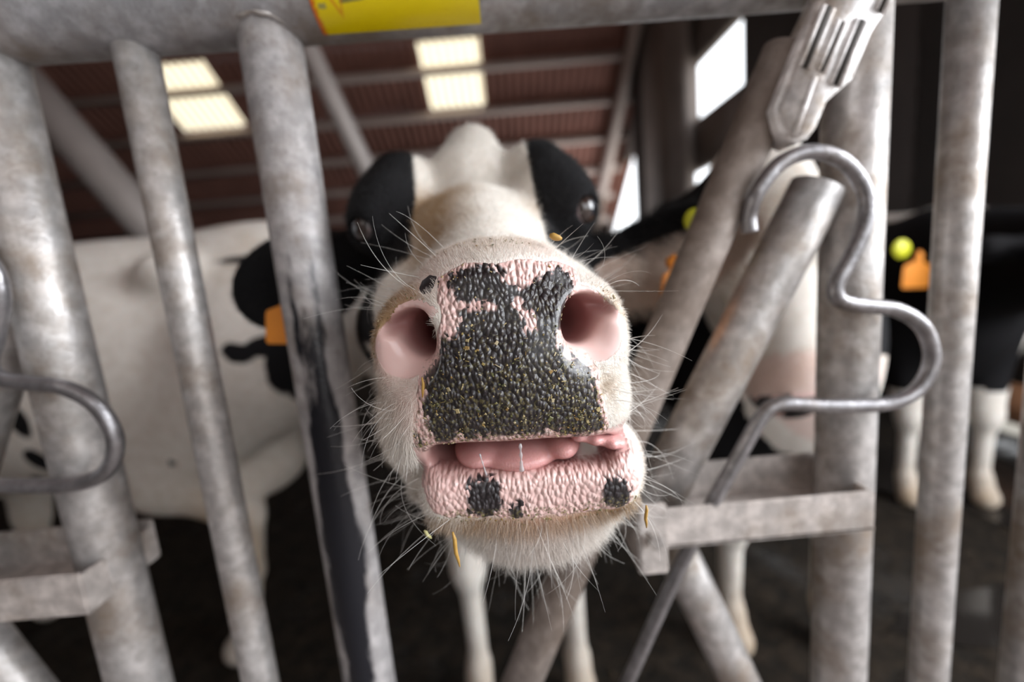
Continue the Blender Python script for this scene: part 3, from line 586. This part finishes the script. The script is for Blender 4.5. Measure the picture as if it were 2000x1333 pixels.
    return dict(black=bk, tan=np.clip(t, 0, 1), skin=skin, pigment=pg, pebble=pebble, deep=deep, mucky=np.clip(mucky, 0, 1), blush=np.clip(blush, 0, 0.9))
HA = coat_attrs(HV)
cow = thing('cow', 'black and white cow pushing her wet speckled muzzle through the fence, mouth ajar', 'cow', (-0.05, 1.9, FLOOR))
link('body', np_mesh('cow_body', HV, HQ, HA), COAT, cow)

# ---- eyes
def ball(name, c, r, mat, parent, gaze=None, sc=(1, 1, 1), label=None):
    bm = bmesh.new(); bmesh.ops.create_uvsphere(bm, u_segments=32, v_segments=20, radius=1.0)
    for v in bm.verts: v.co = Vector((v.co.x*r*sc[0], v.co.y*r*sc[1], v.co.z*r*sc[2]))+Vector(c)
    me = bm_mesh(name, bm)
    if gaze is not None:
        g_ = Vector(gaze).normalized(); a = me.attributes.new('gaze', 'FLOAT', 'POINT')
        for i, v in enumerate(me.vertices): a.data[i].value = ((v.co-Vector(c))/r).dot(g_)
    return link(name, me, mat, parent, label=label)
EYE, nte, be, _ = newmat('wet_eye'); ga = attr(nte, 'gaze')
ce = mix(nte, ramp(nte, ga, 0.30, 0.40), (0.42, 0.33, 0.33), (0.035, 0.022, 0.018)); ce = mix(nte, ramp(nte, ga, 0.86, 0.89), ce, (0.006, 0.008, 0.014)); L(nte, ce, be.inputs['Base Color']); be.inputs['Roughness'].default_value = 0.05; be.inputs['Coat Weight'].default_value = 1.0
for s in (-1, 1):
    c = (xc(0.492)+s*0.1125, 0.4935, 0.0555)
    ball('eye', c, 0.0170, EYE, cow, (s*0.80, -0.60, 0.0))
# ---- tongue and dental pad in the half-open mouth
TONG, ntt, bt, _ = newmat('wet_tongue'); vt = objco(ntt); L(ntt, mix(ntt, noise(ntt, 90, 3, vt), (0.60, 0.28, 0.27), (0.72, 0.40, 0.38)), bt.inputs['Base Color']); bt.inputs['Roughness'].default_value = 0.22; bt.inputs['Subsurface Weight'].default_value = 0.2; bt.inputs['Subsurface Scale'].default_value = 0.004
bpt = N(ntt, 'ShaderNodeBump'); bpt.inputs['Strength'].default_value = 0.5; bpt.inputs['Distance'].default_value = 0.001; L(ntt, noise(ntt, 700, 2, vt), bpt.inputs['Height']); L(ntt, bpt.outputs[0], bt.inputs['Normal'])
def small_field(x, y, z, st): return Field(np.arange(x[0], x[1], st), np.arange(y[0], y[1], st), np.arange(z[0], z[1], st))
f = small_field((-0.07, 0.07), (0.262, 0.40), (-0.15, -0.09), 0.0015)
f.ell((-0.002, 0.330, -0.1270), (0.036, 0.052, 0.0125), 0.006); f.ell((-0.030, 0.318, -0.1245), (0.018, 0.036, 0.0095), 0.004); f.ell((0.028, 0.312, -0.1225), (0.014, 0.030, 0.0095), 0.003)
V_, Q_ = f.mesh(); V_ = relax(V_, Q_, 2); link('tongue', np_mesh('tongue', V_, Q_), TONG, cow, label='pink tongue tip inside the mouth')
f = small_field((-0.07, 0.08), (0.262, 0.40), (-0.15, -0.08), 0.0015)
for i in range(6): f.ell((0.038+i*0.0055, 0.290+0.004*(i % 2), -0.1120-0.0018*i), (0.0055, 0.010, 0.0045), 0.003, (0, 20, 0))
V_, Q_ = f.mesh(); V_ = relax(V_, Q_, 2); link('gum_fold', np_mesh('gum', V_, Q_), TONG, cow)
# ---- saliva threads
SAL, nts, bs, _ = newmat('saliva'); bs.inputs['Base Color'].default_value = (0.95, 0.95, 0.97, 1); bs.inputs['Transmission Weight'].default_value = 0.6; bs.inputs['Roughness'].default_value = 0.08
for (p, q, r) in (((-0.0005, 0.268, -0.107), (-0.001, 0.276, -0.1275), 0.0008), ((-0.026, 0.268, -0.111), (-0.024, 0.276, -0.1285), 0.0004)):
    pts = [Vector(p).lerp(Vector(q), t/10) for t in range(11)]; link('saliva_thread', tube_mesh('saliva', pts, [r*(1+0.5*math.sin(i*1.9)) + (r*1.2 if i > 8 else 0) for i in range(11)], 10), SAL, cow)

# ---- coat: short hair over muzzle, bridge and face; long bristles on lip and chin
def normals(V, Q):
    a = V[Q[:, 2]]-V[Q[:, 0]]; b = V[Q[:, 3]]-V[Q[:, 1]]; nn = np.cross(a, b); ar = np.linalg.norm(nn, axis=1)+1e-12; return nn/ar[:, None], ar*0.5
FN, FA = normals(HV, HQ); FC = HV[HQ].mean(1)
if ((FC-np.array([0, 0.32, -0.06]))*FN)[(FC[:, 1] < 0.34)].sum() < 0: FN = -FN
fa = {k: v[HQ].mean(1) for k, v in HA.items()}
def sample(wt, n):
    p = wt*FA; p = p/p.sum(); idx = RNG.choice(len(FC), n, p=p); q = HV[HQ[idx]]; u, v = RNG.random((n, 1)), RNG.random((n, 1))
    P = q[:, 0]*(1-u)*(1-v)+q[:, 1]*u*(1-v)+q[:, 2]*u*v+q[:, 3]*(1-u)*v; return P, FN[idx], idx
def strands(P, Nn, D, length, lift, k=4, curl=0.25, jitter=0.25, grav=0.0):
    n = len(P); D = D - Nn*(D*Nn).sum(1, keepdims=True); D = D/(np.linalg.norm(D, axis=1, keepdims=True)+1e-9)
    d = D*(1-lift)+Nn*lift+RNG.normal(size=(n, 3))*jitter; d /= np.linalg.norm(d, axis=1, keepdims=True)
    bend = RNG.normal(size=(n, 3))*curl; bend[:, 2] -= grav; out = np.zeros((n, k, 3)); step = length/(k-1)
    out[:, 0] = P-Nn*0.0006; cur = d.copy(); pos = out[:, 0].copy()
    for i in range(1, k):
        pos = pos+cur*step[:, None]; out[:, i] = pos; cur = cur+bend/(k-1); cur /= np.linalg.norm(cur, axis=1, keepdims=True)
    return out
def taper(n, k, r0): return np.linspace(1, 0.25, k)[None, :]*np.asarray(r0).reshape(-1, 1)*np.ones((n, 1))
def coatcol(idx, n):
    w = np.array([0.80, 0.76, 0.70])*RNG.uniform(0.78, 1.12, (n, 1)); tn = (fa['tan'][idx]*RNG.uniform(0.4, 1.3, n))[:, None].clip(0, 1); c = w*(1-tn)+np.array([0.40, 0.25, 0.12])*tn
    bl = (fa['blush'][idx]*0.4)[:, None]; c = c*(1-bl)+np.array([0.74, 0.50, 0.44])*bl
    b_ = (fa['black'][idx] > RNG.normal(size=n)*0.0012)[:, None]; return np.where(b_, np.array([0.005, 0.005, 0.006]), c).clip(0, 1)
near = (FC[:, 1] < 0.62) & (FC[:, 1] > 0.25); nosk = np.clip(1-1.6*fa['skin'], 0, 1); facing = np.clip(0.25-(FN*(FC/np.linalg.norm(FC, axis=1, keepdims=True))).sum(1), 0, 1) > 0
wt = near*nosk*facing*(0.3/np.maximum(FC[:, 1], 0.25))**2.2*(np.where((FC[:, 2] < -0.155) & (FC[:, 1] < 0.42), 0.35, 1.0)); earzone = np.where((FC[:, 0] > 0.14) | (FC[:, 0] < -0.2), 1.0, 1.0)
n = 120000; P, Nn, idx = sample(wt*earzone, n)
D = np.tile(np.array([0.0, 1.0, 0.12]), (n, 1)); D[:, 2] += np.where(P[:, 2] < -0.03, -0.9, 0.0)*np.where(P[:, 1] < 0.34, 1, 0.2); D[:, 0] += np.sign(P[:, 0]-xc(P[:, 1]))*0.3
D += 0.25*np.stack([wob(P[:, 0], P[:, 1], P[:, 2], 60, s_) for s_ in (11, 12, 13)], 1)
ln = RNG.uniform(0.0035, 0.0065, n)*np.where(P[:, 1] > 0.40, 1.5, 1.0); hair_object('coat_hair', strands(P, Nn, D, ln, 0.28, 4, 0.3, 0.12), taper(n, 4, 0.000085+0.00010*(P[:, 1]-0.25)), coatcol(idx, n), cow)
# chin
wt = near*nosk*(FC[:, 2] < -0.156)*(FC[:, 1] < 0.42)*(FC[:, 1] > 0.26)*(0.4+facing); n = 30000; P, Nn, idx = sample(wt, n)
D = np.tile(np.array([0.0, 0.15, -1.0]), (n, 1)); D[:, 0] += (P[:, 0]-0.005)*9; ln = RNG.uniform(0.006, 0.013, n)*(1+0.6*sstep(-P[:, 2], 0.165, 0.2)); col = coatcol(idx, n)
hair_object('chin_hair', strands(P, Nn, D, ln, 0.35, 5, 0.35, 0.16, 0.15), taper(n, 5, np.full(n, 0.000085)), col, cow)
# soft longer hair at the left lip corner and the ear
er_f = ((FC[:, 0] > 0.10) & (FC[:, 1] > 0.56) & (FC[:, 1] < 0.66) & (FC[:, 2] < 0.08)) | ((FC[:, 1] < 0.31) & (FC[:, 0] < -0.05) & (FC[:, 2] < -0.07) & (FC[:, 2] > -0.115)); wt = er_f*nosk*np.where(FC[:, 1] > 0.5, 0.25, 1.0)
n = 9000; P, Nn, idx = sample(wt, n); D = np.tile(np.array([0.0, 0.1, -1.0]), (n, 1)); D[:, 0] += np.where(P[:, 1] > 0.5, 1.2, 0.25); ln = RNG.uniform(0.008, 0.016, n)*np.where(P[:, 1] > 0.5, 2.2, 1)
hair_object('soft_hair', strands(P, Nn, D, ln, 0.35, 5, 0.4, 0.18, 0.1), taper(n, 5, np.where(P[:, 1] > 0.5, 0.0002, 0.00009)), coatcol(idx, n), cow)
# whiskers
def whisk(wt, n, lo, hi, dirf, grav, r=0.00011, curl=0.7):
    P, Nn, idx = sample(wt, n); D = dirf(P, Nn); ln = RNG.uniform(lo, hi, n)**1.0
    W_ = strands(P, Nn, D, ln, 0.62, 9, curl, 0.16, grav); c = np.array([0.86, 0.84, 0.80])*RNG.uniform(0.55, 1.15, (n, 1)); return W_, taper(n, 9, np.full(n, r)*RNG.uniform(0.8, 1.5, n)), c.clip(0, 1)
x_, y_, z_ = FC.T; parts = []
parts.append(whisk(near*nosk*(z_ < -0.165)*(y_ < 0.36)*(y_ > 0.27), 150, 0.018, 0.060, lambda P, Nn: np.stack([(P[:, 0]-0.005)*6, 0*P[:, 0], -np.ones(len(P))], 1), 0.25))
parts.append(whisk(near*nosk*(z_ < -0.13)*(y_ < 0.36)*(x_ < -0.045)*(y_ > 0.27), 36, 0.03, 0.065, lambda P, Nn: np.stack([-np.ones(len(P)), 0*P[:, 0], -0.3+0.6*RNG.random(len(P))], 1), 0.35))
parts.append(whisk(near*nosk*(z_ < -0.13)*(y_ < 0.36)*(x_ > 0.05)*(y_ > 0.27), 45, 0.02, 0.05, lambda P, Nn: np.stack([np.ones(len(P)), 0*P[:, 0], -0.8+0.6*RNG.random(len(P))], 1), 0.25))
parts.append(whisk(near*nosk*(z_ < -0.05)*(z_ > -0.13)*(y_ < 0.34)*(x_ > 0.056), 60, 0.02, 0.045, lambda P, Nn: np.stack([np.ones(len(P)), 0*P[:, 0], -0.9*RNG.random(len(P))], 1), 0.55))
parts.append(whisk(near*nosk*(z_ < -0.05)*(z_ > -0.13)*(y_ < 0.36)*(x_ < -0.070), 40, 0.02, 0.05, lambda P, Nn: np.stack([-np.ones(len(P)), 0*P[:, 0], -0.9*RNG.random(len(P))], 1), 0.45))
parts.append(whisk(near*nosk*(z_ > -0.02)*(y_ < 0.345)*(y_ > 0.285)*(x_ > 0.03), 20, 0.02, 0.045, lambda P, Nn: np.stack([np.ones(len(P)), 0*P[:, 0], 0.8*RNG.random(len(P))], 1), 0.1))
parts.append(whisk(near*nosk*(z_ > -0.02)*(y_ < 0.345)*(y_ > 0.285)*(x_ < -0.04), 26, 0.025, 0.060, lambda P, Nn: np.stack([-np.ones(len(P)), 0*P[:, 0], 0.9*RNG.random(len(P))], 1), 0.1))
parts.append(whisk(near*nosk*(z_ < -0.08)*(z_ > -0.115)*(y_ < 0.31)*(np.abs(x_) > 0.052), 24, 0.012, 0.024, lambda P, Nn: np.stack([0*P[:, 0], 0*P[:, 0], -np.ones(len(P))], 1), 0.3))
hair_object('whiskers', *[np.concatenate([p[i] for p in parts]) for i in range(3)], cow, 'long pale whiskers')

# ---- ear tags
ORANGE = plain('orange_tag_plastic', (0.80, 0.27, 0.02), 0.45, 0, 0.12, 30); YELLOW = plain('yellow_tag_plastic', (0.66, 0.66, 0.03), 0.4, 0, 0.1, 30)
def tag_flap(parent, c, yaw, roll, s=1.0, label=None, mat=None):
    poly = [(-0.004, 0.012), (0.004, 0.012), (0.006, 0.000), (0.011, -0.010), (0.028, -0.018), (0.030, -0.024), (0.030, -0.062), (0.027, -0.066), (-0.027, -0.066), (-0.030, -0.062), (-0.030, -0.024), (-0.028, -0.018), (-0.011, -0.010), (-0.006, 0.000)]
    me = prism_mesh('ear_tag', [(x*s, z*s) for x, z in poly], -0.0009, 0.0009, 0.0004, 1); me.transform(Matrix.Translation(Vector(c)) @ Matrix.Rotation(math.radians(yaw), 4, 'Z') @ Matrix.Rotation(math.radians(roll), 4, 'Y'))
    o = link('ear_tag', me, mat or ORANGE, parent, smooth=False, label=label)
    b = link('tag_stud', tube_mesh('tag_stud', [Vector(c)+Vector((0, -0.006, 0.004)), Vector(c)+Vector((0, 0.006, 0.004))], 0.007*s, 16), mat or ORANGE, o, smooth=False); return o
def tag_button(parent, c, r, label=None):
    pts = [Vector(c)+Vector((0, d, 0)) for d in (-0.009, -0.008, -0.0075, -0.004, -0.0035, 0.004)]; return link('button_tag', tube_mesh('button_tag', pts, [r*0.35, r*0.4, r*0.95, r, r*0.95, r*0.3], 24), YELLOW, parent, label=label)
tag_flap(cow, (-0.276, 0.578, -0.012), 12, 8, 0.88, 'orange ear tag in the drooping black ear')
tag_flap(cow, (0.205, 0.562, -0.012), 52, 20, 1.15, 'orange ear tag seen nearly edge-on'); tag_button(cow, (0.236, 0.574, 0.040), 0.0145, 'round yellow button tag')
# ---- crumbs of feed and bits of straw
STRAW = plain('straw_gold', (0.46, 0.27, 0.06), 0.5, 0, 0.3, 300); CRUMB, ntc, bc, _ = newmat('feed_crumb_mix'); ac = N(ntc, 'ShaderNodeAttribute', attribute_name='ccol'); L(ntc, ac.outputs['Color'], bc.inputs['Base Color']); bc.inputs['Roughness'].default_value = 0.45
def crumbs():
    zz = FC[:, 2]; w = (fa['pebble'] > 0.5)*(FC[:, 1] < 0.30)*(zz > -0.104)*(0.15+sstep(-zz, 0.0, 0.09)**1.3)*(fa['pigment'] > -0.003)
    w = w*(0.35+1.5*sstep(wob(FC[:, 0], FC[:, 1], zz, 120, 30), -0.2, 0.6))
    P1, N1, _ = sample(w, 430); w = ((zz < -0.153) & (zz > -0.164) & (FC[:, 1] < 0.31)).astype(float); P2, N2, _ = sample(w, 160)
    w = (fa['tan'] > 0.3)*(zz > -0.05)*(FC[:, 1] < 0.31)*(fa['skin'] < 0.4); P3, N3, _ = sample(w, 130); Pp = np.concatenate([P1, P2, P3]); Nn = np.concatenate([N1, N2, N3])
    V, Fc, cols = [], [], []; pal = [(0.34, 0.26, 0.09), (0.20, 0.18, 0.07), (0.45, 0.36, 0.18), (0.12, 0.12, 0.045), (0.50, 0.42, 0.26), (0.30, 0.19, 0.06)]
    for p, nr in zip(Pp, Nn):
        nr = Vector(nr); a = nr.cross(Vector(RNG.normal(size=3))).normalized(); b = nr.cross(a); l = float(RNG.lognormal(-7.35, 0.5)); l = min(l, 0.0030); w_ = float(RNG.uniform(0.00018, 0.00045)); h = w_*1.2; c = Vector(p)+nr*0.0003; k = len(V)
        if RNG.random() < 0.5: w_ = max(w_, l*0.6); l *= 0.7
        for sx, sy, sz in ((-1, -1, 0), (1, -.7, 0), (1, .8, 0), (-1, 1, 0), (-.7, -.7, 1), (.8, -.6, 1), (.7, .6, 1), (-.8, .7, 1)): V.append(tuple(c+a*l*sx+b*w_*sy+nr*(h*sz)))
        Fc += [(k, k+3, k+2, k+1), (k+4, k+5, k+6, k+7), (k, k+1, k+5, k+4), (k+1, k+2, k+6, k+5), (k+2, k+3, k+7, k+6), (k+3, k, k+4, k+7)]; cc = pal[int(RNG.integers(len(pal)))]; rv = RNG.uniform(0.6, 1.3); cols += [(*[q*rv for q in cc], 1)]*8
    me = quad_strip_mesh('feed_crumbs', V, Fc); a = me.attributes.new('ccol', 'FLOAT_COLOR', 'POINT'); a.data.foreach_set('color', np.array(cols, np.float32).ravel())
    o = link('feed_crumbs', me, CRUMB, None, smooth=False); tag(o, 'olive and yellow crumbs of chewed feed stuck to the cow nose and lips', 'feed', kind='stuff')
crumbs()
def straw(a, b, r, label, mat=None, name='straw_bit'):
    a, b = Vector(a), Vector(b); pts = [a.lerp(b, t/5)+Vector((0.0004*math.sin(t*1.7), 0, 0)) for t in range(6)]
    o = link(name, tube_mesh(name, pts, [r*0.5, r, r*1.05, r, r*0.8, r*0.3], 8), mat or STRAW); tag(o, label, 'straw', 'bits of straw on the muzzle'); return o
straw((-0.0483, 0.268, -0.1616), (-0.0466, 0.268, -0.1862), 0.0013, 'golden straw splinter hanging in the chin hair below the left mouth corner')
straw((0.0763, 0.27, -0.1561), (0.0756, 0.27, -0.1717), 0.0011, 'short golden straw splinter caught in the bristles right of the chin')
straw((-0.0160, 0.2615, -0.0535), (-0.0085, 0.2615, -0.0440), 0.0009, 'pale straw flake lying slantwise on the middle of the black nose plate', plain('pale_flake', (0.55, 0.45, 0.25), 0.5))
straw((-0.0555, 0.266, -0.0590), (-0.0560, 0.266, -0.0790), 0.0009, 'thin upright straw along the left edge of the nose plate')
straw((0.0300, 0.300, 0.0195), (0.0375, 0.299, 0.0165), 0.0022, 'yellow clump of straw on top of the muzzle beside the nose bridge')
straw((-0.068, 0.275, -0.163), (-0.064, 0.275, -0.169), 0.0012, 'pale greenish crumb caught in the bristles left of the chin', plain('pale_green_crumb', (0.50, 0.47, 0.22), 0.6))

# ================================================================== the other cows
def cow_field(hd, st=0.016, hs=(0.0, 0.0), droop=0.0):
    """a standing cow in its own frame: chest near y=0, rump at y=1.6, hooves at z=0, head direction given by hd = (poll, nose)"""
    poll, nose = np.array(hd[0], float), np.array(hd[1], float); lo = np.minimum(np.minimum(poll, nose)-0.32, [-0.5, -0.1, -0.02]); hi = np.maximum(np.maximum(poll, nose)+0.32, [0.5, 1.85, 1.6])
    f = Field(np.arange(lo[0], hi[0], st), np.arange(lo[1], hi[1], st), np.arange(lo[2], hi[2], st))
    f.ell((0, 0.34, 0.98), (0.29, 0.40, 0.38), 0.1); f.ell((0, 0.85, 1.0), (0.37, 0.62, 0.385), 0.12); f.ell((0, 1.38, 1.08), (0.28, 0.36, 0.33), 0.1)
    f.cap((0, 0.25, 1.26), (0, 1.50, 1.30), 0.13, 0.12, 0.12)
    for s in (-1, 1):
        f.ell((s*0.21, 1.22, 1.30), (0.07, 0.09, 0.06), 0.06); f.ell((s*0.13, 1.62, 1.18), (0.07, 0.07, 0.07), 0.06); f.ell((s*0.18, 0.28, 0.98), (0.12, 0.16, 0.26), 0.06)
        f.cap((s*0.16, 0.26, 0.82), (s*0.155, 0.20, 0.45), 0.12, 0.058, 0.08); f.ell((s*0.155, 0.195, 0.44), (0.055, 0.056, 0.075), 0.03); f.cap((s*0.155, 0.20, 0.42), (s*0.155, 0.21, 0.14), 0.040, 0.036, 0.03); f.ell((s*0.155, 0.20, 0.13), (0.044, 0.048, 0.042), 0.02); f.cap((s*0.155, 0.195, 0.10), (s*0.155, 0.165, 0.045), 0.043, 0.055, 0.02)
        h_ = hs[0] if s < 0 else hs[1]; f.cap((s*0.18, 1.40, 1.0), (s*0.21, 1.20+h_*0.6, 0.70), 0.21, 0.12, 0.1); f.cap((s*0.20, 1.24+h_*0.6, 0.70), (s*0.17, 1.50+h_, 0.52), 0.11, 0.058, 0.06); f.cap((s*0.17, 1.50+h_, 0.52), (s*0.17, 1.44+h_, 0.14), 0.050, 0.040, 0.03); f.ell((s*0.17, 1.43+h_, 0.13), (0.046, 0.05, 0.045), 0.02); f.cap((s*0.17, 1.43+h_, 0.10), (s*0.17, 1.385+h_, 0.045), 0.045, 0.055, 0.02)
    f.ell((0, 1.22, 0.66), (0.17, 0.22, 0.15), 0.06); f.cap((0, 1.68, 1.26), (0, 1.76, 0.80), 0.035, 0.022, 0.05); f.ell((0, 1.76, 0.68), (0.045, 0.045, 0.12), 0.03)
    base = np.array([0, 0.22, 1.10]); ax_ = (nose-poll)/np.linalg.norm(nose-poll); upv = np.array([0, 0, 1.0]); sd = np.cross(ax_, upv); sd /= np.linalg.norm(sd); up_ = np.cross(sd, ax_)
    f.cap(tuple(base), tuple(poll+ax_*0.10-up_*0.06), 0.235, 0.115, 0.08); f.cap((0, 0.30, 1.27), tuple(poll-up_*0.02), 0.13, 0.08, 0.08)
    f.cap(tuple(poll+ax_*0.08-up_*0.03), tuple(nose-ax_*0.10-up_*0.01), 0.095, 0.055, 0.04); f.cap(tuple(poll+ax_*0.12-up_*0.10), tuple(nose-ax_*0.08-up_*0.055), 0.085, 0.048, 0.04)
    f.ell(tuple(nose-ax_*0.05-up_*0.025), (0.078, 0.062, 0.062), 0.03); f.ell(tuple(nose-ax_*0.055-up_*0.075), (0.055, 0.055, 0.035), 0.03); f.cap(tuple(poll-ax_*0.01-up_*0.02), tuple(poll+ax_*0.05), 0.05, 0.06, 0.04)
    eyes, ears = [], []
    for s in (-1, 1):
        e = poll+ax_*0.17+up_*0.005+sd*s*0.105; f.ell(tuple(e-sd*s*0.015+up_*0.012), (0.042, 0.045, 0.042), 0.03); f.ell(tuple(e+sd*s*0.014), (0.02, 0.02, 0.02), 0.008, op='sub'); eyes.append(e+sd*s*0.002)
        n_ = nose-ax_*0.012+up_*0.0+sd*s*0.042; f.ell(tuple(n_), (0.018, 0.022, 0.015), 0.008, op='sub')
        a = poll+ax_*0.03-up_*0.035+sd*s*0.09; b = a+sd*s*(0.13-0.7*droop)-up_*(0.02+droop); c = b+sd*s*(0.06-0.4*droop)-up_*(0.02+0.3*droop)
        f.cap(tuple(a), tuple(b), 0.030, 0.045, 0.03); f.cap(tuple(b), tuple(c), 0.045, 0.022, 0.03); f.cap(tuple(a+ax_*0.04+sd*s*0.05), tuple(b+ax_*0.045), 0.016, 0.022, 0.01, 'sub'); ears.append(b)
    V, Q = f.mesh(); return relax(V, Q, 2, 0.5), Q, dict(eyes=eyes, ears=ears, ax=ax_, sd=sd, up=up_, poll=poll, nose=nose)
def make_cow(name, label, M, hd, paint, st=0.016, hs=(0.0, 0.0), droop=0.0):
    V, Q, info = cow_field(hd, st, hs, droop); R3 = np.array(M.to_3x3()); T = np.array(M.translation); Wv = V@R3.T+T
    base = dict(black=np.full(len(V), -0.05), tan=np.zeros(len(V)), skin=np.zeros(len(V)), pigment=np.full(len(V), -0.02), pebble=np.zeros(len(V)), deep=np.zeros(len(V)), mucky=np.zeros(len(V)), blush=np.zeros(len(V)))
    paint(V, Wv, base, info); root = thing(name, label, 'cow', tuple(M @ Vector((0, 0.8, 0)))); link('body', np_mesh('cow_body', Wv, Q, base), COAT, root)
    for e, s in zip(info['eyes'], (-1, 1)):
        ball('eye', tuple(M @ Vector(e)), 0.021, EYE, root, tuple(M.to_3x3() @ Vector(info['sd']*s)))
    return root, info
def nose_paint(V, b, info, dark):
    d = np.linalg.norm(V-info['nose'], axis=1); face = (V-info['nose'])@info['ax']; m = sstep(face, -0.045, -0.028)*(d < 0.12); b['skin'] = np.maximum(b['skin'], m); b['pebble'] = m
    b['pigment'] = np.where(d < 0.12, dark, b['pigment'])
def pose(x, y, yaw): return Matrix.Translation((x, y, FLOOR)) @ Matrix.Rotation(math.radians(yaw), 4, 'Z')

# white cow side-on at the left, with scattered black spots
SPOTS = [(-1.411, -0.308, .030, .052), (-1.435, -0.440, .035, .045), (-1.510, -0.565, .050, .065), (-1.425, -0.555, .030, .038), (-1.355, -0.442, .020, .018), (-0.905, -0.080, .055, .022), (-0.765, -0.165, .042, .026), (-1.285, -0.38, .014, .012), (-0.700, -0.155, .055, .030), (-0.675, -0.225, .034, .085), (-0.606, -0.225, .020, .036), (-0.655, -0.315, .020, .030), (-0.77, 0.100, .10, .012), (-1.024, -0.473, .012, .012), (-0.606, -0.35, .016, .016), (-1.75, -0.1, .12, .09), (-2.0, -0.3, .15, .2)]
def paint_left(V, Wv, b, info):
    x, y, z = Wv.T; d = np.full(len(V), -0.05)
    for i, (cx, cz, rx_, rz_) in enumerate(SPOTS):
        a = 0.5 if i in (5, 6) else 0.0; u = (x-cx)*math.cos(a)-(z-cz)*math.sin(a); v = (x-cx)*math.sin(a)+(z-cz)*math.cos(a)
        d = np.maximum(d, (1-np.sqrt((u/rx_)**2+(v/rz_)**2))*min(rx_, rz_)*0.8+0.003*wob(x, y, z, 60, i))
    b['black'] = d; b['tan'] = np.clip(0.45*sstep(wob(x, y, z, 6, 40), 0.1, 0.9)+0.35*sstep(-z, 0.35, 0.62)+0.3*np.exp(-((z-0.06)/0.05)**2)*sstep(wob(x, y, z, 10, 9), -0.2, 0.6), 0, 0.8)
ML = pose(-2.24, 1.62, -90) @ Matrix.Diagonal((1.0, 1.0, 1.065, 1.0))
make_cow('cow', 'white cow standing side-on behind the left fence bars, small black spots on her flank', ML, ((-0.05, -0.35, 1.25), (-0.10, -0.62, 0.92)), paint_left, hs=(-0.38, -0.21))

# cow facing the fence at the right, head lowered, white face
def paint_face(V, Wv, b, info):
    x, y, z = V.T; q = V-info['poll']; lat = q@info['sd']; al = q@info['ax']; hd_ = (y < 0.05)
    bk = np.where(hd_, np.minimum(np.abs(lat)-0.092-0.01*wob(x, y, z, 20, 3), 0.36-al), 0.06+0.05*wob(x, y, z, 4, 8)); bk = np.where((z < 0.62), -0.05, bk); b['black'] = bk
    nose_paint(V, b, info, np.where(wob(x, y, z, 60, 14) > 0.0, 0.02, -0.02)); b['tan'] = np.clip(0.5*sstep(wob(x, y, z, 14, 21), 0.15, 0.8)*(z > 0.6)+0.7*sstep(-z, -0.40, -0.05), 0, 0.85); b['blush'] = np.where((al > 0.37) & (y < 0.0) & (z > 0.7), 0.45, 0)
make_cow('cow', 'cow with lowered white face and pink-and-black nose, behind the slanting bars at the right', pose(0.80, 1.14, 0), ((-0.285, -0.215, 1.455), (-0.295, -0.36, 1.000)), paint_face, droop=0.12)

# dark cow further right with orange ear tag and white neck
def paint_dark(V, Wv, b, info):
    x, y, z = V.T; b['black'] = np.where(y < 0.10, 0.05, 0.0); b['black'] = -np.minimum(Wv[:, 0]-1.98, Wv[:, 2]+0.20+(Wv[:, 0]-2.05)*1.8)+0.03*wob(x, y, z, 8, 2); b['black'] = np.where((y < 0.0) & (z > 0.6), 0.05, b['black']); b['black'] = np.where(z < 0.58, -0.05, b['black'])
    pl_ = (np.linalg.norm(V-info['poll'], axis=1) < 0.11) & ((V-info['poll'])@info['ax'] < 0.06) & (z > info['poll'][2]-0.03); b['black'] = np.where(pl_, -0.03, b['black']); b['blush'] = np.where(pl_, 0.4, 0)
    nose_paint(V, b, info, 0.02); b['tan'] = np.clip(0.3*sstep(wob(x, y, z, 9, 5), 0, 0.8)+0.6*sstep(-z, -0.35, -0.05), 0, 0.8)
rt, inf = make_cow('cow', 'black-headed cow with orange ear tag and white neck, seen between the outer right fence bars', pose(1.98, 1.85, -12), ((-0.05, -0.42, 1.28), (-0.12, -0.66, 0.92)), paint_dark)
tag_flap(rt, (1.535, 1.70, -0.085), 0, 4, 1.75, 'orange ear tag beside a yellow button'); tag_button(rt, (1.455, 1.69, -0.050), 0.034, 'yellow button tag')

# pale cow in the depth of the barn
def paint_far(V, Wv, b, info): b['black'] = 0.02*wob(*V.T, 5, 17)-0.03; b['blush'][:] = 0.35; nose_paint(V, b, info, -0.02)
make_cow('cow', 'pale pinkish cow further back, seen between the rubbed bar and the black eye patch', pose(-1.45, 3.3, 30), ((-0.10, -0.35, 1.32), (-0.2, -0.62, 1.05)), paint_far, st=0.022)

# ------------------------------------------------------------------ lift the lens-centred layout so that the barn floor lies at z = 0
for o in list(S.collection.objects):
    if o.parent is None and o.type not in ('CAMERA', 'LIGHT'): o.location.z += HC
